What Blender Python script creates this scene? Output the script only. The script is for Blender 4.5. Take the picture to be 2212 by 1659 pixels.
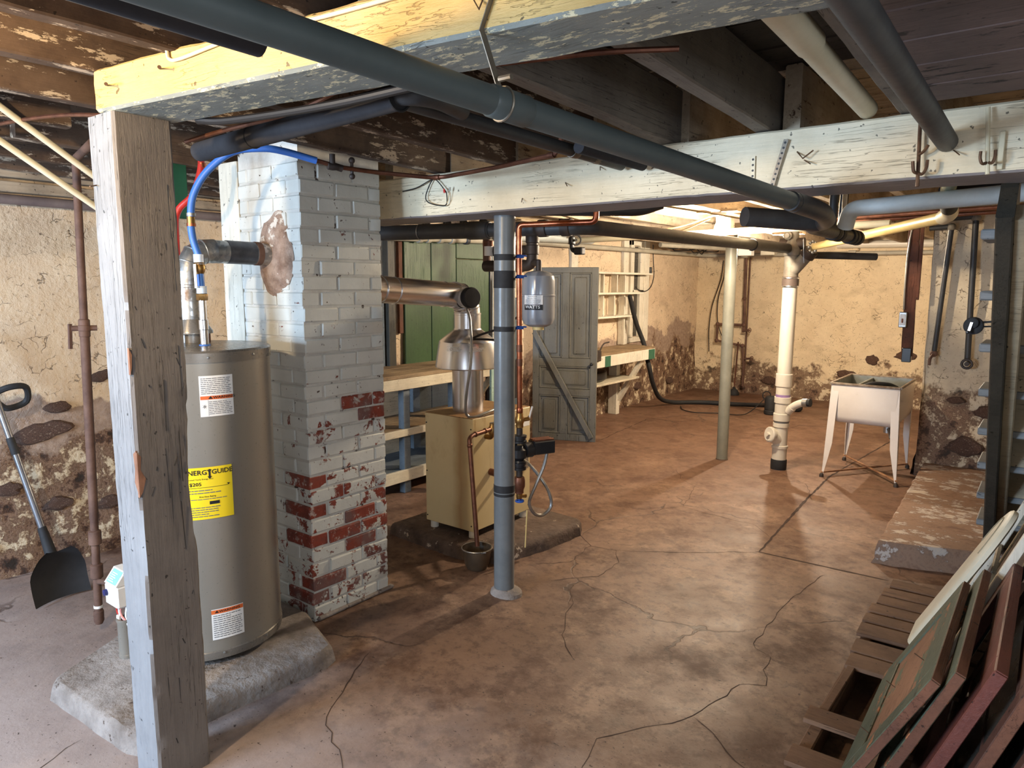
import bpy, bmesh, math, random
from mathutils import Vector as V, Matrix, noise
random.seed(11)
PI = math.pi
scene = bpy.context.scene
for o in list(bpy.data.objects):
    bpy.data.objects.remove(o)
COL = scene.collection

# ------------------------------------------------------------------ camera
def S(r, g, b):
    f = lambda c: (c / 255 / 12.92) if c <= 10 else ((c / 255 + .055) / 1.055) ** 2.4
    return (f(r), f(g), f(b))

cam_data = bpy.data.cameras.new('camera')
cam_data.sensor_width = 36.0
cam_data.lens = 1525.3 / 2212 * 36.0
cam_data.clip_start = 0.02
cam = bpy.data.objects.new('camera', cam_data)
COL.objects.link(cam)
yaw, pit, rol = math.radians(37.637), math.radians(8.058), math.radians(0.183)
fw = V((-math.sin(yaw) * math.cos(pit), math.cos(yaw) * math.cos(pit), -math.sin(pit)))
rt = V((math.cos(yaw), math.sin(yaw), 0))
up = rt.cross(fw)
rt2 = rt * math.cos(rol) + up * math.sin(rol)
up2 = -rt * math.sin(rol) + up * math.cos(rol)
m = Matrix((rt2, up2, -fw)).transposed().to_4x4()
m.translation = V((0, 0, 1.62))
cam.matrix_world = m
scene.camera = cam

# ------------------------------------------------------------------ light
vs = scene.view_settings
vs.view_transform = 'Standard'
vs.look = 'None'
vs.gamma = 1.0
vs.use_curve_mapping = False
vs.exposure = 0.0
world = bpy.data.worlds.new('world')
scene.world = world
world.use_nodes = True
world.node_tree.nodes['Background'].inputs[0].default_value = (0.75, 0.85, 1.0, 1)
world.node_tree.nodes['Background'].inputs[1].default_value = 0.35

def area(name, loc, target, sx, sy, power, color):
    l = bpy.data.lights.new(name, 'AREA')
    l.shape = 'RECTANGLE'; l.size = sx; l.size_y = sy; l.energy = power; l.color = color
    o = bpy.data.objects.new(name, l); COL.objects.link(o)
    o.location = loc
    o.rotation_euler = (V(target) - V(loc)).to_track_quat('-Z', 'Y').to_euler()
    return o
# daylight in two unseen cellar windows; the middle area light is added fill
area('window_daylight_back', (-3.0, -2.62, 1.45), (-3.0, 0, 1.0), 1.5, .8, 340, (.56, .75, 1.0))
area('added_fill_mid', (0.6, -2.62, 1.45), (0.6, 0, 1.2), 1.5, .8, 22, (.78, .88, 1.0))
area('window_daylight_right', (2.12, -.4, 1.45), (0, -.4, 1.3), 1.5, .8, 48, (.76, .87, 1.0))
BULB_FAR = 5200.0
BULB_DEEP = 4600.0
BULB_NEAR = 2500.0

# ------------------------------------------------------------------ helpers
class MB:
    """collects faces; build() links them as one mesh object"""
    def __init__(s):
        s.v = []; s.f = []
    def add(s, vs, fs):
        o = len(s.v)
        s.v += [tuple(p) for p in vs]
        s.f += [tuple(i + o for i in f) for f in fs]
        return s
    def box(s, x0, x1, y0, y1, z0, z1):
        vs = [(x, y, z) for z in (z0, z1) for y in (y0, y1) for x in (x0, x1)]
        return s.add(vs, [(0, 2, 3, 1), (4, 5, 7, 6), (0, 1, 5, 4), (1, 3, 7, 5), (3, 2, 6, 7), (2, 0, 4, 6)])
    def bbox(s, x0, x1, y0, y1, z0, z1, b=.004):
        """bevelled box"""
        bm = bmesh.new()
        bmesh.ops.create_cube(bm, size=1)
        for v in bm.verts:
            v.co = V(((x0 + x1) / 2 + v.co.x * (x1 - x0), (y0 + y1) / 2 + v.co.y * (y1 - y0), (z0 + z1) / 2 + v.co.z * (z1 - z0)))
        bmesh.ops.bevel(bm, geom=bm.edges[:], offset=b, segments=1, affect='EDGES')
        bm.verts.ensure_lookup_table()
        s.add([v.co for v in bm.verts], [[v.index for v in f.verts] for f in bm.faces])
        bm.free(); return s
    def bar(s, p0, p1, w, h, upv=(0, 0, 1), b=0.0):
        """rectangular bar p0->p1, w across, h along up"""
        p0, p1 = V(p0), V(p1); d = (p1 - p0).normalized(); upv = V(upv)
        sd = d.cross(upv)
        if sd.length < 1e-4: sd = d.cross(V((1, 0, 0)))
        sd.normalize(); u = sd.cross(d).normalized()
        b = min(b, w * .45, h * .45)
        if b > 0:
            sec = [(-w/2+b, -h/2), (w/2-b, -h/2), (w/2, -h/2+b), (w/2, h/2-b), (w/2-b, h/2), (-w/2+b, h/2), (-w/2, h/2-b), (-w/2, -h/2+b)]
        else:
            sec = [(-w/2, -h/2), (w/2, -h/2), (w/2, h/2), (-w/2, h/2)]
        n = len(sec)
        vs = [p + sd * a + u * c for p in (p0, p1) for a, c in sec]
        fs = [(i, (i + 1) % n, n + (i + 1) % n, n + i) for i in range(n)] + [tuple(range(n))[::-1], tuple(range(n, 2 * n))]
        return s.add(vs, fs)
    def tube(s, pts, r, n=12, caps=True, closed=False):
        pts = [V(p) for p in pts]; k = len(pts)
        rr = r if isinstance(r, (list, tuple)) else [r] * k
        t0 = (pts[1] - pts[0]).normalized()
        a = V((0, 0, 1)) if abs(t0.z) < .9 else V((1, 0, 0))
        nrm = (a - t0 * a.dot(t0)).normalized()
        vs = []; tp = t0
        for i in range(k):
            if i == 0: t = t0
            elif i == k - 1: t = (pts[i] - pts[i-1]).normalized()
            else:
                t = ((pts[i+1] - pts[i]).normalized() + (pts[i] - pts[i-1]).normalized())
                t = t.normalized() if t.length > 1e-6 else tp
            nrm = (nrm - t * nrm.dot(t))
            nrm = nrm.normalized() if nrm.length > 1e-6 else nrm
            b = t.cross(nrm); tp = t
            for j in range(n):
                an = 2 * PI * j / n
                vs.append(pts[i] + (nrm * math.cos(an) + b * math.sin(an)) * rr[i])
        fs = [(i * n + j, i * n + (j + 1) % n, (i + 1) * n + (j + 1) % n, (i + 1) * n + j) for i in range(k - 1) for j in range(n)]
        if caps: fs += [tuple(range(n))[::-1], tuple(range((k - 1) * n, k * n))]
        return s.add(vs, fs)
    def cyl(s, p0, p1, r, n=16, r1=None):
        return s.tube([p0, p1], [r, r if r1 is None else r1], n)
    def lathe(s, prof, c=(0, 0, 0), axis=(0, 0, 1), n=24):
        """prof: (radius, height along axis)"""
        c = V(c); ax = V(axis).normalized()
        a = V((1, 0, 0)) if abs(ax.x) < .9 else V((0, 1, 0))
        u = (a - ax * a.dot(ax)).normalized(); w = ax.cross(u)
        vs = [c + ax * h + (u * math.cos(2*PI*j/n) + w * math.sin(2*PI*j/n)) * max(r, 1e-4) for r, h in prof for j in range(n)]
        k = len(prof)
        fs = [(i*n+j, i*n+(j+1) % n, (i+1)*n+(j+1) % n, (i+1)*n+j) for i in range(k-1) for j in range(n)]
        fs += [tuple(range(n))[::-1], tuple(range((k-1)*n, k*n))]
        return s.add(vs, fs)
    def prism(s, poly, p, u, w, d):
        """2-D polygon in frame (p,u,w), extruded by vector d"""
        p, u, w, d = V(p), V(u), V(w), V(d); n = len(poly)
        vs = [p + u * a + w * b for a, b in poly] + [p + u * a + w * b + d for a, b in poly]
        fs = [tuple(range(n))[::-1], tuple(range(n, 2*n))] + [(i, (i+1) % n, n+(i+1) % n, n+i) for i in range(n)]
        return s.add(vs, fs)
    def sphere(s, c, r, n=12, sx=1, sy=1, sz=1):
        prof = [(math.sin(PI*i/n), -math.cos(PI*i/n)) for i in range(n+1)]
        o = len(s.v); s.lathe([(a*r, b*r) for a, b in prof], (0, 0, 0), (0, 0, 1), n*2)
        for i in range(o, len(s.v)):
            x, y, z = s.v[i]; s.v[i] = (c[0]+x*sx, c[1]+y*sy, c[2]+z*sz)
        return s
    def torus(s, c, R, r, axis=(0, 0, 1), n=24, m=8):
        c = V(c); ax = V(axis).normalized()
        a = V((1, 0, 0)) if abs(ax.x) < .9 else V((0, 1, 0))
        u = (a - ax*a.dot(ax)).normalized(); w = ax.cross(u)
        vs = []
        for i in range(n):
            d = u*math.cos(2*PI*i/n) + w*math.sin(2*PI*i/n)
            for j in range(m):
                vs.append(c + d*(R + r*math.cos(2*PI*j/m)) + ax*r*math.sin(2*PI*j/m))
        fs = [(i*m+j, ((i+1) % n)*m+j, ((i+1) % n)*m+(j+1) % m, i*m+(j+1) % m) for i in range(n) for j in range(m)]
        return s.add(vs, fs)
    def timber(s, p0, p1, w, h, seg=24, jit=.003, b=.006, seed=0.0, upv=(0, 0, 1)):
        """worn timber: chamfered section, many stations, noisy surface"""
        p0, p1 = V(p0), V(p1); d = (p1-p0); L = d.length; d.normalize(); upv = V(upv)
        sd = d.cross(upv).normalized(); u = sd.cross(d).normalized()
        sec = []
        for (x0, y0, x1, y1) in ((-w/2+b, -h/2, w/2-b, -h/2), (w/2, -h/2+b, w/2, h/2-b), (w/2-b, h/2, -w/2+b, h/2), (-w/2, h/2-b, -w/2, -h/2+b)):
            for t in (0, .33, .67, 1): sec.append((x0+(x1-x0)*t, y0+(y1-y0)*t))
        n = len(sec); vs = []
        for i in range(seg+1):
            q = p0 + d*(L*i/seg)
            for a, c in sec:
                pt = q + sd*a + u*c
                k = noise.noise((pt+V((seed, seed*.7, 0)))*9)*jit + noise.noise((pt+V((seed, 0, 3)))*31)*jit*.6
                vs.append(pt + (sd*a+u*c).normalized()*k)
        fs = [(i*n+j, i*n+(j+1) % n, (i+1)*n+(j+1) % n, (i+1)*n+j) for i in range(seg) for j in range(n)]
        fs += [tuple(range(n))[::-1], tuple(range(seg*n, seg*n+n))]
        return s.add(vs, fs)
    def rot(s, o, c, axis, ang):
        R = Matrix.Rotation(ang, 3, V(axis)); c = V(c)
        for i in range(o, len(s.v)): s.v[i] = tuple(R @ (V(s.v[i])-c) + c)
        return s
    def mesh(s, name, mat, smooth=35):
        me = bpy.data.meshes.new(name)
        me.from_pydata(s.v, [], s.f)
        bm = bmesh.new(); bm.from_mesh(me)
        bmesh.ops.recalc_face_normals(bm, faces=bm.faces[:])
        bm.to_mesh(me); bm.free()
        for mm in (mat if isinstance(mat, (list, tuple)) else [mat]): me.materials.append(mm)
        if smooth:
            me.polygons.foreach_set('use_smooth', [True]*len(me.polygons))
            me.set_sharp_from_angle(angle=math.radians(smooth))
        me.update()
        return me
    def build(s, name, mat, parent=None, smooth=35):
        return link(name, s.mesh(name, mat, smooth), parent)

def link(name, me, parent=None):
    o = bpy.data.objects.new(name, me); COL.objects.link(o)
    if parent is not None: attach(o, parent)
    return o
ORI = {}
def attach(o, parent):
    o.parent = parent
    r = parent
    while r.parent is not None: r = r.parent
    if parent.name in ORI: o.matrix_parent_inverse = Matrix.Translation(-ORI[parent.name])
def tag(o, label, cat, group=None):
    o['label'] = label; o['category'] = cat
    if group: o['group'] = group
    return o
def thing(name, label, cat, loc, group=None):
    o = bpy.data.objects.new(name, None); COL.objects.link(o)
    o.empty_display_size = .05
    o.location = loc; ORI[o.name] = V(loc)
    return tag(o, label, cat, group)
def struct(o):
    o['kind'] = 'structure'; return o

def fillet(pts, d=.04, k=5):
    """round the corners of a polyline"""
    pts = [V(p) for p in pts]; out = [pts[0]]
    for i in range(1, len(pts)-1):
        p = pts[i]; a = pts[i-1]-p; b = pts[i+1]-p
        e = min(d, a.length*.49, b.length*.49)
        A = p + a.normalized()*e; B = p + b.normalized()*e
        for j in range(k+1):
            t = j/k
            out.append(A*(1-t)**2 + p*2*t*(1-t) + B*t*t)
    out.append(pts[-1]); return out
def smooth_path(pts, n=8):
    """Catmull-Rom through points"""
    pts = [V(p) for p in pts]; P = [pts[0]*2-pts[1]] + pts + [pts[-1]*2-pts[-2]]; out = []
    for i in range(1, len(P)-2):
        for j in range(n):
            t = j/n
            out.append(.5*((2*P[i]) + (P[i+1]-P[i-1])*t + (2*P[i-1]-5*P[i]+4*P[i+1]-P[i+2])*t*t + (3*P[i]-P[i-1]-3*P[i+1]+P[i+2])*t**3))
    out.append(pts[-1]); return out

# ------------------------------------------------------------------ materials
class MT:
    def __init__(s, name):
        s.m = bpy.data.materials.new(name); s.m.use_nodes = True
        s.t = s.m.node_tree; s.t.nodes.clear()
        s.out = s.n('ShaderNodeOutputMaterial')
        s.b = s.n('ShaderNodeBsdfPrincipled')
        s.t.links.new(s.b.outputs[0], s.out.inputs[0])
        s.co = s.n('ShaderNodeTexCoord').outputs['Object']
    def n(s, typ, ins=None, **kw):
        nd = s.t.nodes.new(typ)
        for k, v in kw.items(): setattr(nd, k, v)
        for k, v in (ins or {}).items(): s.set(nd.inputs[k], v)
        return nd
    def set(s, sock, v):
        if isinstance(v, bpy.types.NodeSocket): s.t.links.new(v, sock)
        else:
            if sock.type == 'RGBA' and len(v) == 3: v = (*v, 1)
            sock.default_value = v
    def map(s, sc=(1, 1, 1), rot=(0, 0, 0), loc=(0, 0, 0), co=None):
        return s.n('ShaderNodeMapping', {'Vector': co or s.co, 'Scale': sc, 'Rotation': rot, 'Location': loc}).outputs[0]
    def noise(s, scale, detail=5, rough=.6, co=None, dist=0):
        return s.n('ShaderNodeTexNoise', {'Vector': co or s.co, 'Scale': scale, 'Detail': detail, 'Roughness': rough, 'Distortion': dist}).outputs[0]
    def vor(s, scale, co=None, feature='F1', out=0, rnd=1.0):
        nd = s.n('ShaderNodeTexVoronoi', {'Vector': co or s.co, 'Scale': scale, 'Randomness': rnd}, feature=feature)
        return nd.outputs[out]
    def ramp(s, fac, *stops, mode='LINEAR'):
        nd = s.n('ShaderNodeValToRGB', {'Fac': fac}); cr = nd.color_ramp; cr.interpolation = mode
        while len(cr.elements) < len(stops): cr.elements.new(.5)
        for e, (p, c) in zip(cr.elements, stops):
            e.position = p; e.color = (*c, 1) if not isinstance(c, (int, float)) else (c, c, c, 1)
        return nd.outputs[0]
    def mix(s, f, a, b, mode='MIX'):
        nd = s.n('ShaderNodeMix', data_type='RGBA', blend_type=mode)
        s.set(nd.inputs[0], f); s.set(nd.inputs[6], a); s.set(nd.inputs[7], b)
        return nd.outputs[2]
    def math(s, op, a, b=0.0, c=0.0, clamp=False):
        nd = s.n('ShaderNodeMath', operation=op, use_clamp=clamp)
        s.set(nd.inputs[0], a); s.set(nd.inputs[1], b); s.set(nd.inputs[2], c)
        return nd.outputs[0]
    def step(s, v, lo, hi):
        nd = s.n('ShaderNodeMapRange', {'Value': v, 'From Min': lo, 'From Max': hi}); nd.clamp = True
        return nd.outputs[0]
    def xyz(s, co=None):
        return s.n('ShaderNodeSeparateXYZ', {0: co or s.co}).outputs
    def bump(s, h, strength=.5, dist=.01, prev=None):
        ins = {'Height': h, 'Strength': strength, 'Distance': dist}
        if prev: ins['Normal'] = prev
        return s.n('ShaderNodeBump', ins).outputs[0]
    def fin(s, col, rough=.6, metal=0., normal=None, spec=.4):
        s.set(s.b.inputs['Base Color'], col); s.set(s.b.inputs['Roughness'], rough)
        s.set(s.b.inputs['Metallic'], metal); s.set(s.b.inputs['Specular IOR Level'], spec)
        if normal: s.set(s.b.inputs['Normal'], normal)
        return s.m

def simple(name, c1, c2=None, scale=6, rough=.55, metal=0., bump=.15, bscale=40, bdist=.002, chip=None, chip_t=.66, chip_scale=14, stretch=(1, 1, 1), spec=.4):
    """two-tone noise colour, optional chips in a third colour, fine relief"""
    t = MT(name); c2 = c2 or tuple(x*.72 for x in c1)
    co = t.map(stretch)
    col = t.mix(t.step(t.noise(scale, 8, .68, co), .36, .64), c1, c2)
    nb = t.noise(bscale, 4, .6, co)
    nrm = t.bump(nb, bump, bdist)
    if chip is not None:
        k = t.step(t.noise(chip_scale, 8, .68, co), chip_t, chip_t+.025)
        col = t.mix(k, col, chip)
        nrm = t.bump(t.math('MULTIPLY', k, -1), .4, .002, nrm)
    r = t.math('ADD', rough-.08, t.math('MULTIPLY', nb, .16))
    return t.fin(col, r, metal, nrm, spec)

def paint_wood(name, c1, c2, chip, chip_t=.66, axis='X', rough=.6, chip_scale=5, grain=.35, stretch=14, crack=.5):
    """brushed paint over timber: grain, chips down to another colour, long drying cracks, fly specks"""
    st = {'X': (1, stretch, stretch), 'Y': (stretch, 1, stretch), 'Z': (stretch, stretch, 1)}[axis]
    t = MT(name); co = t.map(st)
    g = t.noise(5, 7, .7, co)
    dirt = t.noise(3, 7, .68)
    col = t.mix(t.step(dirt, .38, .64), c1, c2)
    col = t.mix(t.math('MULTIPLY', t.step(g, .48, .68), grain), col, tuple(x*.45 for x in c1))
    k = t.step(t.noise(chip_scale, 10, .76, t.map(tuple(1+(q-1)*.22 for q in st))), chip_t, chip_t+.02)
    col = t.mix(k, col, chip)
    lc = t.noise(1.6, 4, .55, t.map(tuple(1+(q-1)*2.2 for q in st)))
    ck = t.math('MULTIPLY', t.step(t.math('ABSOLUTE', t.math('SUBTRACT', lc, .5)), .012, .004), t.step(t.noise(2.2, 3, .5, t.map(loc=(5, 2, 8))), .50, .56))
    col = t.mix(t.math('MULTIPLY', ck, crack), col, tuple(x*.16 for x in c1))
    spots = t.step(t.noise(46, 3, .5), .685, .71)
    col = t.mix(spots, col, tuple(x*.22 for x in c1))
    nrm = t.bump(g, .5, .005)
    nrm = t.bump(t.noise(34, 5, .65), .3, .003, nrm)
    nrm = t.bump(t.math('MULTIPLY', t.math('ADD', k, ck), -1), .6, .003, nrm)
    return t.fin(col, rough, 0, nrm, .35)

W_OLD = paint_wood('old_dark_wood', S(104, 84, 68), S(64, 48, 38), S(190, 172, 150), .555, 'Y', .85, 5)
W_BRN = paint_wood('brown_board', S(106, 62, 42), S(70, 42, 30), S(120, 84, 60), .68, 'Z', .7)
W_JOI = paint_wood('grey_painted_joist', S(118, 110, 100), S(96, 88, 80), S(60, 52, 44), .72, 'Y', .75)
W_PLK = paint_wood('ceiling_plank_wood', S(78, 70, 62), S(60, 53, 47), S(40, 34, 30), .66, 'X', .85)
W_CRM = paint_wood('cream_beam_paint', S(222, 210, 182), S(206, 192, 162), S(150, 132, 104), .80, 'X', .55, 6, .18)
W_YEL = paint_wood('yellowed_cream_beam_paint', S(206, 172, 108), S(192, 156, 94), S(140, 112, 74), .70, 'X', .5, 6, .18)
W_BOT = paint_wood('grey_beam_paint', S(140, 144, 138), S(120, 124, 118), S(216, 206, 172), .545, 'X', .6, 20, .2, 7)
W_GRY2 = paint_wood('grey_lilac_beam_paint', S(140, 134, 132), S(122, 116, 116), S(200, 190, 170), .73, 'X', .6, 12, .2)
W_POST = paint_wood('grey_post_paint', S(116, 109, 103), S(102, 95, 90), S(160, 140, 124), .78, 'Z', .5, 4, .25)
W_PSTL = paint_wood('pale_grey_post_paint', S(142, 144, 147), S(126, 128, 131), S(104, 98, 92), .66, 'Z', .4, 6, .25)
W_WHT = paint_wood('white_wood_paint', S(222, 216, 200), S(204, 196, 178), S(150, 136, 116), .74, 'Z', .55)
W_BEN = paint_wood('bench_cream_paint', S(206, 196, 172), S(180, 168, 146), S(110, 92, 70), .68, 'Y', .6)
W_BTP = paint_wood('bench_worn_top', S(150, 128, 98), S(112, 90, 66), S(76, 60, 44), .62, 'Y', .7)
W_BLU = paint_wood('blue_grey_board_paint', S(104, 112, 118), S(86, 94, 100), S(160, 160, 152), .7, 'Y', .65)
W_GRN = paint_wood('green_board_paint', S(52, 76, 44), S(42, 64, 38), S(92, 108, 78), .72, 'Z', .4, 6, .12)
W_DOOR = paint_wood('door_grey_paint', S(104, 102, 94), S(92, 90, 84), S(140, 136, 124), .79, 'Z', .45, 8, .15)
W_STR = paint_wood('stringer_dark_paint', S(66, 62, 54), S(50, 48, 42), S(120, 110, 92), .74, 'Z', .5, 8)
W_RIS = paint_wood('stair_board_beige', S(168, 154, 128), S(146, 132, 108), S(90, 78, 60), .74, 'X', .65)
W_TRD = paint_wood('tread_grey_paint', S(126, 128, 128), S(108, 110, 110), S(80, 76, 70), .72, 'X', .5)
W_PAL = paint_wood('pallet_board_brown', S(124, 94, 72), S(96, 70, 52), S(66, 50, 38), .66, 'X', .75)
W_FGR = paint_wood('sash_green_paint', S(92, 97, 78), S(76, 80, 64), S(176, 112, 74), .58, 'Y', .6, 4)
W_FBR = paint_wood('sash_edge_brown', S(112, 72, 52), S(86, 54, 40), S(80, 60, 44), .66, 'Y', .7)
W_FRD = paint_wood('sash_red_paint', S(112, 62, 52), S(94, 52, 44), S(86, 60, 48), .74, 'Y', .5)
W_FDK = paint_wood('sash_dark_paint', S(96, 64, 52), S(70, 48, 40), S(140, 90, 66), .66, 'Y', .6)
P_MAIN = simple('grey_pipe_paint', S(76, 84, 84), S(66, 74, 74), 3, .45, bump=.1, chip=S(120, 140, 144), chip_t=.78)
P_DARK = simple('dark_pipe_paint', S(60, 62, 64), S(44, 44, 46), 4, .5, chip=S(96, 92, 86), chip_t=.74)
P_FOAM = simple('black_foam', S(46, 45, 48), S(36, 35, 38), 5, .9, bump=.1)
P_COL = simple('column_grey_paint', S(106, 109, 110), S(92, 96, 98), 5, .32, bump=.25, bscale=14, bdist=.004, chip=S(70, 66, 62), chip_t=.8)
P_COL2 = simple('column_grey_green_paint', S(128, 128, 118), S(110, 110, 102), 4, .38, bump=.15, chip=S(180, 178, 170), chip_t=.8)
COPPER = simple('copper', S(190, 112, 78), S(120, 66, 46), 9, .32, .9, bump=.05)
COPPER_D = simple('dull_copper', S(128, 84, 64), S(90, 58, 46), 12, .45, .7, bump=.1)
BRASS = simple('brass', S(176, 138, 82), S(120, 92, 56), 10, .35, .9)
RUST = simple('rusty_iron', S(112, 84, 70), S(82, 58, 48), 9, .75, .1, bump=.4, bscale=60, chip=S(140, 128, 116), chip_t=.72)
IRON = simple('dark_iron', S(72, 62, 56), S(50, 42, 38), 8, .55, .3, bump=.3, bscale=30)
CAST = simple('cast_iron_grey', S(138, 134, 124), S(108, 100, 90), 6, .6, .1, bump=.3, bscale=25, chip=S(110, 84, 64), chip_t=.66)
BLACKP = simple('black_enamel', S(34, 34, 36), S(26, 26, 28), 5, .35, bump=.08)
RUBBER = simple('black_rubber', S(36, 36, 38), S(28, 28, 30), 5, .7, bump=.1)
PVC = simple('white_pvc', S(208, 202, 190), S(196, 188, 174), 3, .35, bump=.03)
PURPLE = simple('purple_primer', S(150, 122, 168), S(130, 104, 150), 6, .4, bump=.03)
CREAM_P = simple('cream_plastic_pipe', S(214, 204, 176), S(196, 186, 156), 4, .45, bump=.05)
YELL_P = simple('yellowed_plastic_pipe', S(222, 200, 136), S(200, 176, 116), 4, .4, bump=.05)
GREYP = simple('grey_wall_pipe_paint', S(172, 166, 150), S(150, 144, 130), 5, .5, bump=.1, chip=S(96, 86, 74), chip_t=.76)
STEEL = MT('bright_steel'); STEEL = STEEL.fin(STEEL.mix(STEEL.step(STEEL.noise(2.5, 4, .5), .4, .6), S(226, 226, 228), S(206, 206, 210)), .26, 1.)
ZINC = simple('zinc_steel', S(170, 170, 168), S(140, 140, 138), 8, .4, .9, bump=.1)
CLAMP = simple('hanger_strap_metal', S(140, 132, 118), S(110, 100, 88), 8, .5, .7, bump=.1)
def galv():
    t = MT('galvanised_sheet')
    c = t.vor(60, out=1)
    k = t.xyz(c)[0]
    col = t.mix(k, S(190, 190, 188), S(140, 142, 142))
    col = t.mix(t.step(t.noise(5, 6, .7), .55, .7), col, S(120, 96, 76))
    return t.fin(col, t.math('ADD', .28, t.math('MULTIPLY', k, .2)), .85, t.bump(k, .08, .002))
GALV = galv()
JACKET = simple('heater_grey_enamel', S(142, 136, 126), S(136, 130, 120), 1.5, .3, .25, bump=.03, bscale=120, bdist=.0006)
JACKET_T = simple('heater_cap_enamel', S(128, 122, 114), S(120, 114, 106), 1.5, .28, .3, bump=.03)
BEIGE = MT('boiler_beige_enamel')
def beige():
    t = BEIGE
    col = t.mix(t.step(t.noise(3, 4), .35, .7), S(208, 190, 148), S(198, 180, 138))
    x = t.xyz()
    # brown scorch streaks near the rear and top edges of the cabinet
    k = t.math('MULTIPLY', t.step(t.noise(4, 6, .7, t.map((1, 3, .6))), .52, .68), t.step(x[2], .35, .8))
    k = t.math('MULTIPLY', k, .7)
    col = t.mix(k, col, S(150, 112, 62))
    # brown upright streak on the end panel
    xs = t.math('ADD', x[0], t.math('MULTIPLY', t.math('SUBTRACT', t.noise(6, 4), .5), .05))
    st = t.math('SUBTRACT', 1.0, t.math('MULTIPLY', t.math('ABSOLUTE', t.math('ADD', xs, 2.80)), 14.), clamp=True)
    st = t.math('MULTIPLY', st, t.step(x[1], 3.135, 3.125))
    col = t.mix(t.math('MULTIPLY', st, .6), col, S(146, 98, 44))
    return t.fin(col, .38, 0, t.bump(t.noise(60), .03, .001))
beige()
TOPRUST = simple('boiler_top_rusty', S(150, 120, 78), S(120, 84, 50), 8, .6, bump=.2, chip=S(94, 58, 36), chip_t=.6)
WHITE_L = simple('label_white', S(236, 234, 230), S(228, 226, 222), 3, .4, bump=.0)
ORANGE_L = simple('label_orange', S(226, 110, 52), S(216, 102, 46), 3, .4, bump=.0)
YELLOW_L = simple('label_yellow', S(244, 216, 40), S(238, 208, 34), 3, .4, bump=.0)
INK = simple('label_ink', S(30, 30, 32), S(26, 26, 28), 3, .5, bump=.0)
INKG = simple('label_ink_grey', S(112, 112, 112), S(100, 100, 100), 3, .5, bump=.0)
RED_L = simple('label_red', S(200, 50, 44), S(190, 46, 40), 3, .4, bump=.0)
BLUE_L = simple('label_blue', S(150, 180, 206), S(140, 170, 200), 3, .4, bump=.0)
BLUE_P = simple('blue_pex_tube', S(66, 116, 196), S(58, 106, 184), 4, .4, bump=.03)
RED_P = simple('red_pex_tube', S(196, 52, 44), S(180, 46, 40), 4, .4, bump=.03)
BLUE_C = simple('blue_clip_plastic', S(40, 92, 190), S(34, 80, 170), 4, .35, bump=.03)
CLEAR = simple('milky_pex_ring', S(206, 220, 238), S(196, 212, 232), 4, .3, bump=.0)
GREEN_S = simple('dark_green_sheet', S(20, 84, 56), S(16, 70, 46), 4, .5, bump=.05)
TANKG = simple('tank_grey_enamel', S(150, 154, 160), S(142, 146, 152), 2, .22, .1, bump=.02)
TUBW = simple('tub_white_enamel', S(216, 208, 200), S(206, 196, 186), 2, .3, bump=.05, chip=S(110, 70, 46), chip_t=.76)
TUBIN = simple('tub_zinc_inside', S(138, 140, 134), S(110, 112, 106), 8, .5, .5, bump=.15)
POTM = simple('pot_bronze', S(96, 82, 66), S(76, 64, 52), 5, .35, .4, bump=.05)
GLASS_D = simple('dusty_dark_pane', S(70, 66, 60), S(56, 52, 48), 3, .25, bump=.05)
WIRE = simple('black_cable', S(30, 28, 28), S(24, 22, 22), 5, .5, bump=.05)
WIRE_T = simple('tan_cable', S(186, 166, 128), S(160, 140, 104), 5, .55, bump=.05)
NAIL = simple('rusty_nail', S(112, 84, 62), S(80, 58, 44), 20, .6, .5, bump=.1)
GRNPAT = simple('bench_green_patch', S(50, 96, 74), S(42, 84, 64), 5, .6, bump=.05)
INSUL = simple('white_pipe_wrap', S(196, 204, 204), S(176, 184, 184), 5, .6, bump=.15, bscale=18, bdist=.006)
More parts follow.
